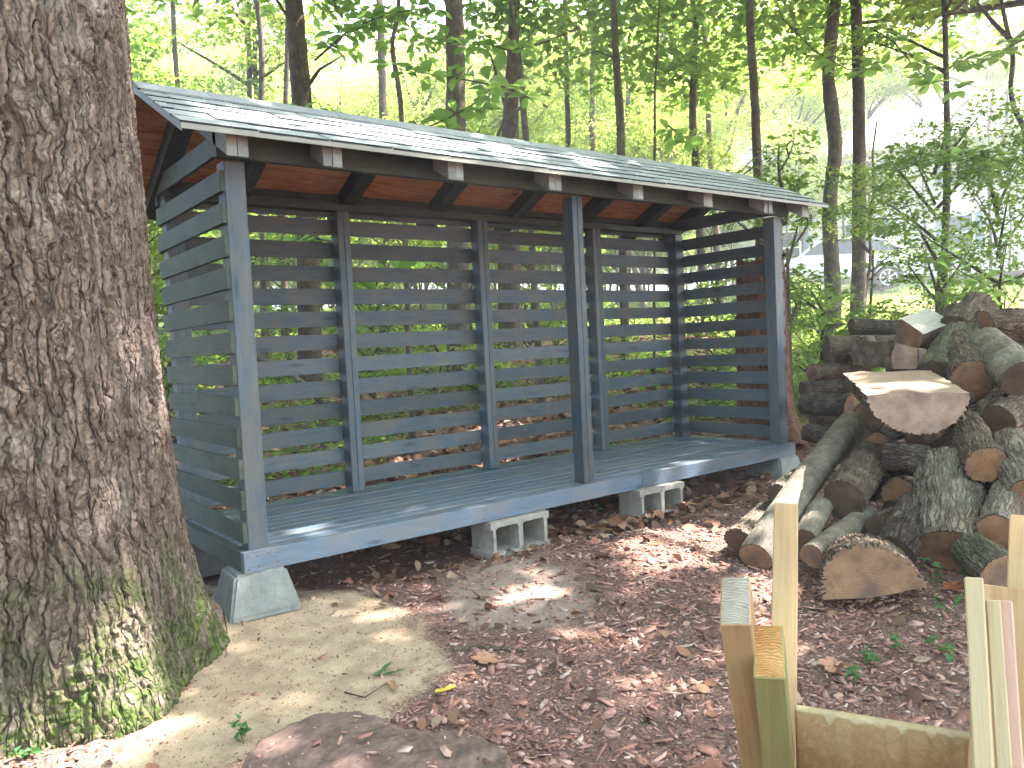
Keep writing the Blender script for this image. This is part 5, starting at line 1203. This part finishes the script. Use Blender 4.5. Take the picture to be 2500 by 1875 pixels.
def car():
    c = atr(1976 + 62, 719, 1062); g = float(ground_z(np.array(c[0]), np.array(c[1]))); az = math.atan2(c[0] - CAM[0], c[1] - CAM[1])
    root = empty('parked_car', V(c[0], c[1], g + 0.5), 'white car parked side on beyond the lawn, seen between the bare tree trunks', 'car'); root.rotation_euler.z = -az + math.pi + 0.12
    # local: x forward (car nose), so nose points left in the picture; y across; metres
    prof = [(-2.25, .35), (-2.28, .75), (-2.20, 1.02), (-2.02, 1.12), (-1.55, 1.52), (-0.9, 1.66), (0.0, 1.68), (0.55, 1.58), (1.15, 1.14), (1.9, 1.02), (2.22, .82), (2.28, .5), (2.22, .33)]
    yh = lambda z: 0.90 if z < 1.12 else 0.90 - (z - 1.12) * 0.42
    bm = bmesh.new(); Ls = []
    for s_ in (-1, 1): Ls.append([bm.verts.new((x, s_ * yh(z), z)) for x, z in prof])
    n = len(prof)
    ml = [bm.verts.new((x * 0.985, 0, z + (0.04 if z > 1 else 0))) for x, z in prof]
    for k in range(n - 1):
        bm.faces.new((Ls[0][k], Ls[0][k + 1], ml[k + 1], ml[k])); bm.faces.new((ml[k], ml[k + 1], Ls[1][k + 1], Ls[1][k]))
    def side(L_): 
        bm.faces.new(L_ if L_ is Ls[1] else L_[::-1])
    side(Ls[0]); side(Ls[1]); bm.faces.new([Ls[0][0], ml[0], Ls[1][0], Ls[1][-1], ml[-1], Ls[0][-1]])
    bmesh.ops.recalc_face_normals(bm, faces=bm.faces[:]); bmesh.ops.bevel(bm, geom=[e for e in bm.edges if len(e.link_faces) == 2 and e.calc_face_angle(0) > .5], offset=0.05, segments=2, affect='EDGES')
    me_ = bpy.data.meshes.new('body'); bm.to_mesh(me_); bm.free(); me_.materials.append(M['car'])
    for p in me_.polygons: p.use_smooth = True
    link('body', me_, root)
    for s_ in (-1, 1):
        for nm, poly in (('window', [(-1.72, 1.16), (-1.45, 1.46), (-0.75, 1.58), (-0.72, 1.16)]), ('window', [(-0.62, 1.16), (-0.64, 1.59), (0.05, 1.60), (0.02, 1.16)]), ('window', [(0.12, 1.16), (0.14, 1.60), (0.50, 1.52), (0.98, 1.18)])):
            v = [(x, s_ * (yh(z) + 0.012), z) for x, z in poly] + [(x, s_ * (yh(z) - 0.02), z) for x, z in poly]; k = len(poly)
            f = [tuple(range(k)), tuple(range(k, 2 * k))[::-1]] + [(i, (i + 1) % k, k + (i + 1) % k, k + i) for i in range(k)]
            m2 = bpy.data.meshes.new(nm); m2.from_pydata(v, [], f); m2.materials.append(M['glass']); link(nm, m2, root)
        for x in (-1.38, 1.38):
            def cyl(r0, r1, w2, mat, name, par, y0):
                b2 = bmesh.new(); bmesh.ops.create_cone(b2, cap_ends=True, segments=28, radius1=r0, radius2=r1, depth=w2); m3 = bpy.data.meshes.new(name); b2.to_mesh(m3); b2.free(); m3.materials.append(M[mat]); o = link(name, m3, par); return o
            wl = cyl(0.35, 0.35, 0.22, 'tyre', 'wheel', root, 0); wl.location = (x, s_ * 0.84, 0.35); wl.rotation_euler.x = s_ * -math.pi / 2
            b2 = bmesh.new()
            for k in range(7):
                a = k * 2 * math.pi / 7; bmesh.ops.create_cube(b2, size=1, matrix=Matrix.Rotation(a, 4, 'Z') @ Matrix.Translation((0.12, 0, 0.115)) @ Matrix.Diagonal((0.2, 0.035, 0.02, 1)))
            bmesh.ops.create_cone(b2, cap_ends=True, segments=24, radius1=0.06, radius2=0.05, depth=0.05, matrix=Matrix.Translation((0, 0, 0.12)))
            v, q_ = tube_arrays(np.array([(0.225 * math.cos(a), 0.225 * math.sin(a), 0.115) for a in np.linspace(0, 6.2832, 25)]), [0.018] * 25, 5)
            vv = [b2.verts.new(p) for p in v]
            for f in q_: b2.faces.new([vv[i] for i in f])
            m3 = bpy.data.meshes.new('rim'); b2.to_mesh(m3); b2.free(); m3.materials.append(M['rim']); link('rim', m3, wl)
            v, q_ = tube_arrays(np.array([(x + 0.41 * math.cos(a), s_ * 0.90, 0.37 + 0.41 * math.sin(a)) for a in np.linspace(-0.15, 3.3, 15)]), [0.035] * 15, 6)
            link('wheel_arch', mesh_np('wheel_arch', v, q_, M['black'], True), root)
    for y in (-0.65, 0.65):
        for nm, x, mt in (('headlight', 2.22, 'glass'), ('tail_light', -2.24, 'lamp')):
            b2 = bmesh.new(); bmesh.ops.create_cube(b2, size=1, matrix=Matrix.Diagonal((0.08, 0.34, 0.14, 1))); m3 = bpy.data.meshes.new(nm); b2.to_mesh(m3); b2.free(); m3.materials.append(M[mt]); o = link(nm, m3, root); o.location = (x, y, 0.86)
car()
def house():
    c = np.array(polar(66.0, 1560)); g = float(ground_z(np.array(c[0]), np.array(c[1]))) - 4; root = empty('house', V(c[0], c[1], g), 'pale sided two storey house with a gable roof beyond the lawn', 'house'); root.rotation_euler.z = -math.radians(62) 
    wx, dy_, h1 = 7.6, 4.5, 5.2; pk = 8.4
    # clapboards: courses proud of each other along the front
    def boxm(x0, x1, y0, y1, z0_, z1, mat, name, par=root):
        b2 = bmesh.new(); bmesh.ops.create_cube(b2, size=1, matrix=Matrix.Translation(((x0 + x1) / 2, (y0 + y1) / 2, (z0_ + z1) / 2)) @ Matrix.Diagonal((x1 - x0, y1 - y0, z1 - z0_, 1))); m3 = bpy.data.meshes.new(name); b2.to_mesh(m3); b2.free(); m3.materials.append(M[mat]); return link(name, m3, par)
    v, f = [], []
    def shell():
        vs = []; fs = []; nC = 42
        for k in range(nC):
            z = k * h1 / nC; z2 = (k + 1) * h1 / nC; o = len(vs)
            vs += [(-wx, -dy_ - 0.03, z), (wx, -dy_ - 0.03, z), (wx, -dy_, z2), (-wx, -dy_, z2)]; fs.append((o, o + 1, o + 2, o + 3))
        o = len(vs); vs += [(-wx, -dy_, 0), (-wx, dy_, 0), (-wx, dy_, h1), (-wx, -dy_, h1), (wx, -dy_, 0), (wx, dy_, 0), (wx, dy_, h1), (wx, -dy_, h1), (-wx, dy_, 0)]
        fs += [(o, o + 3, o + 2, o + 1), (o + 4, o + 5, o + 6, o + 7), (o + 1, o + 2, o + 6, o + 5)]
        return vs, fs
    vs, fs = shell(); m3 = bpy.data.meshes.new('wall'); m3.from_pydata(vs, [], fs); m3.materials.append(M['siding']); link('wall', m3, root)
    # front gable over the right part and main roof
    m3 = bpy.data.meshes.new('roof'); e = 0.5
    vs = [(-wx - e, -dy_ - e, h1 - .15), (wx + e, -dy_ - e, h1 - .15), (wx + e, 0, pk), (-wx - e, 0, pk), (-wx - e, dy_ + e, h1 - .15), (wx + e, dy_ + e, h1 - .15)]
    vs += [(x, y, z - 0.18) for x, y, z in vs]; fs = [(0, 1, 2, 3), (3, 2, 5, 4), (7, 6, 9, 8), (8, 9, 10, 11), (0, 6, 7, 1), (4, 5, 11, 10), (0, 3, 9, 6), (3, 4, 10, 9), (1, 7, 8, 2), (2, 8, 11, 5)]
    m3.from_pydata(vs, [], fs); m3.materials.append(M['hroof']); link('roof', m3, root)
    m3 = bpy.data.meshes.new('gable'); vs = [(-wx, -dy_, h1), (-wx, dy_, h1), (-wx, 0, pk - .2), (wx, -dy_, h1), (wx, dy_, h1), (wx, 0, pk - .2)]; m3.from_pydata(vs, [], [(0, 1, 2), (3, 5, 4)]); m3.materials.append(M['siding']); link('gable', m3, root)
    for x in (-5.6, -2.6, 0.6, 3.6):
        for z in (0.9, 3.4):
            w2 = boxm(x - .5, x + .5, -dy_ - .09, -dy_ - .02, z, z + 1.4, 'white', 'window'); boxm(x - .42, x + .42, -dy_ - .11, -dy_ - .092, z + .08, z + 0.66, 'glass', 'pane', w2); boxm(x - .42, x + .42, -dy_ - .11, -dy_ - .092, z + .74, z + 1.32, 'glass', 'pane', w2)
            for sx in (-0.78, 0.54): boxm(x + sx, x + sx + .24, -dy_ - .10, -dy_ - .04, z, z + 1.4, 'shutter', 'shutter')
house()

# ------------------------------------------------------------------ small things lying about
def flat_leaf(px, py, size, mat, label, lobes=5, rot=0.0, seed=1, cat='leaf'):
    p = onz(px, py, -12); g = float(ground_z(np.array(p[0]), np.array(p[1]))) + 0.35; r = np.random.default_rng(seed); n = 40
    th = np.linspace(0, 2 * np.pi, n, endpoint=False); R = size * (0.62 + 0.38 * np.abs(np.cos(th * lobes / 2))) if lobes else size * (0.25 + 0.75 * np.abs(np.cos(th)) ** 1.2)
    ring = np.stack([R * np.cos(th), R * np.sin(th) * (0.8 if lobes else 0.5), 0.18 * size * np.abs(np.sin(th)) + r.normal(0, .02, n) + 0.10 * size * np.cos(th * 2)], -1) * S
    v = np.concatenate([ring, ring * np.array([.5, .5, .4]), [[0, 0, 0]]]); a = np.arange(n); b = np.roll(a, -1); q_ = np.stack([a, b, b + n, a + n], -1); t = np.stack([a + n, b + n, np.full(n, 2 * n)], -1)
    o = link(cat if cat != 'leaf' else 'fallen_leaf', mesh_np('leaf', v, [q_, t], mat, True)); o.location = V(p[0], p[1], g); o.rotation_euler = (r.normal(0, .15), r.normal(0, .15), rot); tag(o, label, cat)
lb = simple('dry_leaf_brown', (0.38, 0.20, 0.13), 0.7, 0.3, 0.3, 60); lg = simple('fresh_leaf_green', (0.06, 0.15, 0.05), 0.5); ly = simple('yellow_leaf', (0.50, 0.36, 0.06), 0.5, 0.3, 0.3, 60); lo_ = simple('orange_leaf', (0.55, 0.22, 0.03), 0.5)
flat_leaf(935, 1635, 2.0, lg, 'fresh green leaf on the sand edge, pointing at the shed', 0, 0.4, 1); flat_leaf(962, 1640, 1.6, lg, 'second fresh green leaf touching the first on the sand edge', 0, 2.2, 2)
flat_leaf(958, 1668, 2.0, lb, 'curled tan leaf just below the two green leaves', 0, 1.2, 3); flat_leaf(1088, 1684, 1.9, ly, 'half yellow half green leaf on the mulch', 0, 0.2, 4)
flat_leaf(1185, 1618, 2.3, lb, 'pale pink oak leaf on the mulch near the dusty patch', 5, 0.2, 5); flat_leaf(1470, 1364, 2.6, lb, 'tan oak leaf on the soil below the second cinder block', 5, 1.0, 6); flat_leaf(1638, 1290, 1.6, lo_, 'small orange leaf beside the second cinder block', 0, 0.6, 7)
flat_leaf(2035, 1630, 2.4, lb, 'pinkish oak leaf in front of the half round', 5, 0.7, 8); flat_leaf(1795, 1195, 2.2, simple('bleached_leaf', (0.55, 0.50, 0.46), 0.6), 'bleached pale leaf on the soil near the right pier', 0, 2.0, 9)
flat_leaf(2330, 1425, 2.6, simple('rust_leaf', (0.36, 0.13, 0.06), 0.6), 'rust coloured oak leaf at the foot of the pale ridged log', 5, 0.1, 10)
def twig(pts, rad, label, mat='log_bark_dark', name='twig'):
    P_ = [onz(a, b, -12) for a, b in pts]; W_ = np.array([[p[0], p[1], float(ground_z(np.array(p[0]), np.array(p[1]))) + 0.35] for p in P_]); o0 = np.array(V(*W_[0])); v, q_ = tube_arrays(VA(W_) - o0, np.linspace(rad, rad * .5, len(W_)) * S, 7, 0.06)
    o = link(name, mesh_np('twig', v, q_, M[mat], True)); o.location = Vector(o0.tolist()); tag(o, label, 'twig')
twig([(1108, 1580), (1180, 1585), (1240, 1590), (1290, 1592)], 0.45, 'thick strip of bark lying on the mulch', 'log_bark'); twig([(548, 1530), (556, 1560), (552, 1600)], 0.12, 'thin curved twig on the sand below the pier')
twig([(1365, 1640), (1400, 1615), (1432, 1590)], 0.12, 'thin straight twig on the mulch'); twig([(990, 1330), (1030, 1328)], 0.3, 'green stick under the shed deck', 'log_bark_moss'); twig([(840, 1680), (890, 1695), (945, 1660)], 0.12, 'bent dark twig beside the curled tan leaf')
def weed(px, py, n, h, label, seed):
    p = onz(px, py, -12); g = float(ground_z(np.array(p[0]), np.array(p[1]))); r = np.random.default_rng(seed); root = empty('weed', V(p[0], p[1], g), label, 'weed')
    parts = []; cs, ns, ds = [], [], []
    for s_ in range(max(1, n // 7)):
        tp = np.array([r.normal(0, 1.2), r.normal(0, 1.2), h * r.uniform(.7, 1)]) * S; tt = np.linspace(0, 1, 6)[:, None]; path = tt * tp + np.array([r.normal(0, .5), r.normal(0, .5), 0]) * S * (tt * (1 - tt)) * 2; parts.append(tube_arrays(path, np.linspace(.06, .03, 6) * S, 5))
        for k in range(7):
            t = r.uniform(.35, 1); c = t * tp; a = r.uniform(0, 6.28); nn = unit(np.array([0, 0, 1.0]) + r.normal(0, .3, 3)); d = np.array([math.cos(a), math.sin(a), .1]); d = unit(d - nn * (d @ nn)); cs.append(c); ns.append(nn); ds.append(d)
    v, q_ = merge(parts); link('stem', mesh_np('stem', v, q_, M['leaf_light'], True), root); v, f = leaves(np.array(cs), np.array(ns), np.array(ds), np.full(len(cs), 1.25 * S) * r.uniform(.7, 1.2, len(cs)), 0.7); link('leaves', mesh_np('leaves', v, f, simple_leaf), root)
simple_leaf = leaf_mat('weed_leaf', (0.07, 0.17, 0.06), (0.10, 0.22, 0.09), (0.15, 0.35, 0.08), 0.35)
for px, py, n, h, lab, sd_ in ((2365, 1445, 21, 6, 'weed with paired leaves at the foot of the mossy log', 1), (2285, 1440, 21, 6, 'tall thin weed right of the half round', 2), (2300, 1500, 14, 4, 'small weed below the tall thin weed', 3), (2190, 1590, 14, 2.5, 'low weed clump in front of the half round', 4), (2120, 1620, 14, 2.5, 'low weed clump left of the others before the half round', 5),
                              (2320, 1610, 21, 3, 'low feathery weed left of the cream strip', 6), (2090, 1670, 14, 2.5, 'tiny weed nearest the sawbuck', 7), (1475, 1262, 7, 2, 'seedling in the shade between the two cinder blocks', 8), (595, 1800, 14, 3, 'grassy weed beside the flush stump', 9), (70, 1845, 14, 1.5, 'small weed at the oak roots', 10), (440, 1340, 14, 2, 'small green weed behind the oak beside the shed', 11)):
    weed(px, py, n, h, lab, sd_)

# ------------------------------------------------------------------ haze volume approximating lens glare, added to lift the background
def haze():
    x0, x1, y0, y1, z0_, z1 = -150.0, 200.0, -100.0, 210.0, -2.0, 34.0
    v = [(x, y, z) for z in (z0_, z1) for x, y in ((x0, y0), (x1, y0), (x1, y1), (x0, y1))]
    f = [(3, 2, 1, 0), (4, 5, 6, 7), (0, 1, 5, 4), (1, 2, 6, 5), (2, 3, 7, 6), (3, 0, 4, 7)]
    me_ = bpy.data.meshes.new('haze'); me_.from_pydata(v, [], f); m = bpy.data.materials.new('haze'); m.use_nodes = True; nt = m.node_tree; nt.nodes.clear()
    pv = nt.nodes.new('ShaderNodeVolumePrincipled'); pv.inputs['Density'].default_value = HAZE; pv.inputs['Color'].default_value = (0.92, 0.95, 1.0, 1); pv.inputs['Anisotropy'].default_value = 0.35
    o_ = nt.nodes.new('ShaderNodeOutputMaterial'); nt.links.new(pv.outputs[0], o_.inputs['Volume']); me_.materials.append(m)
    tag(link('haze', me_), kind='stuff')
HAZE = 0.0062
haze()
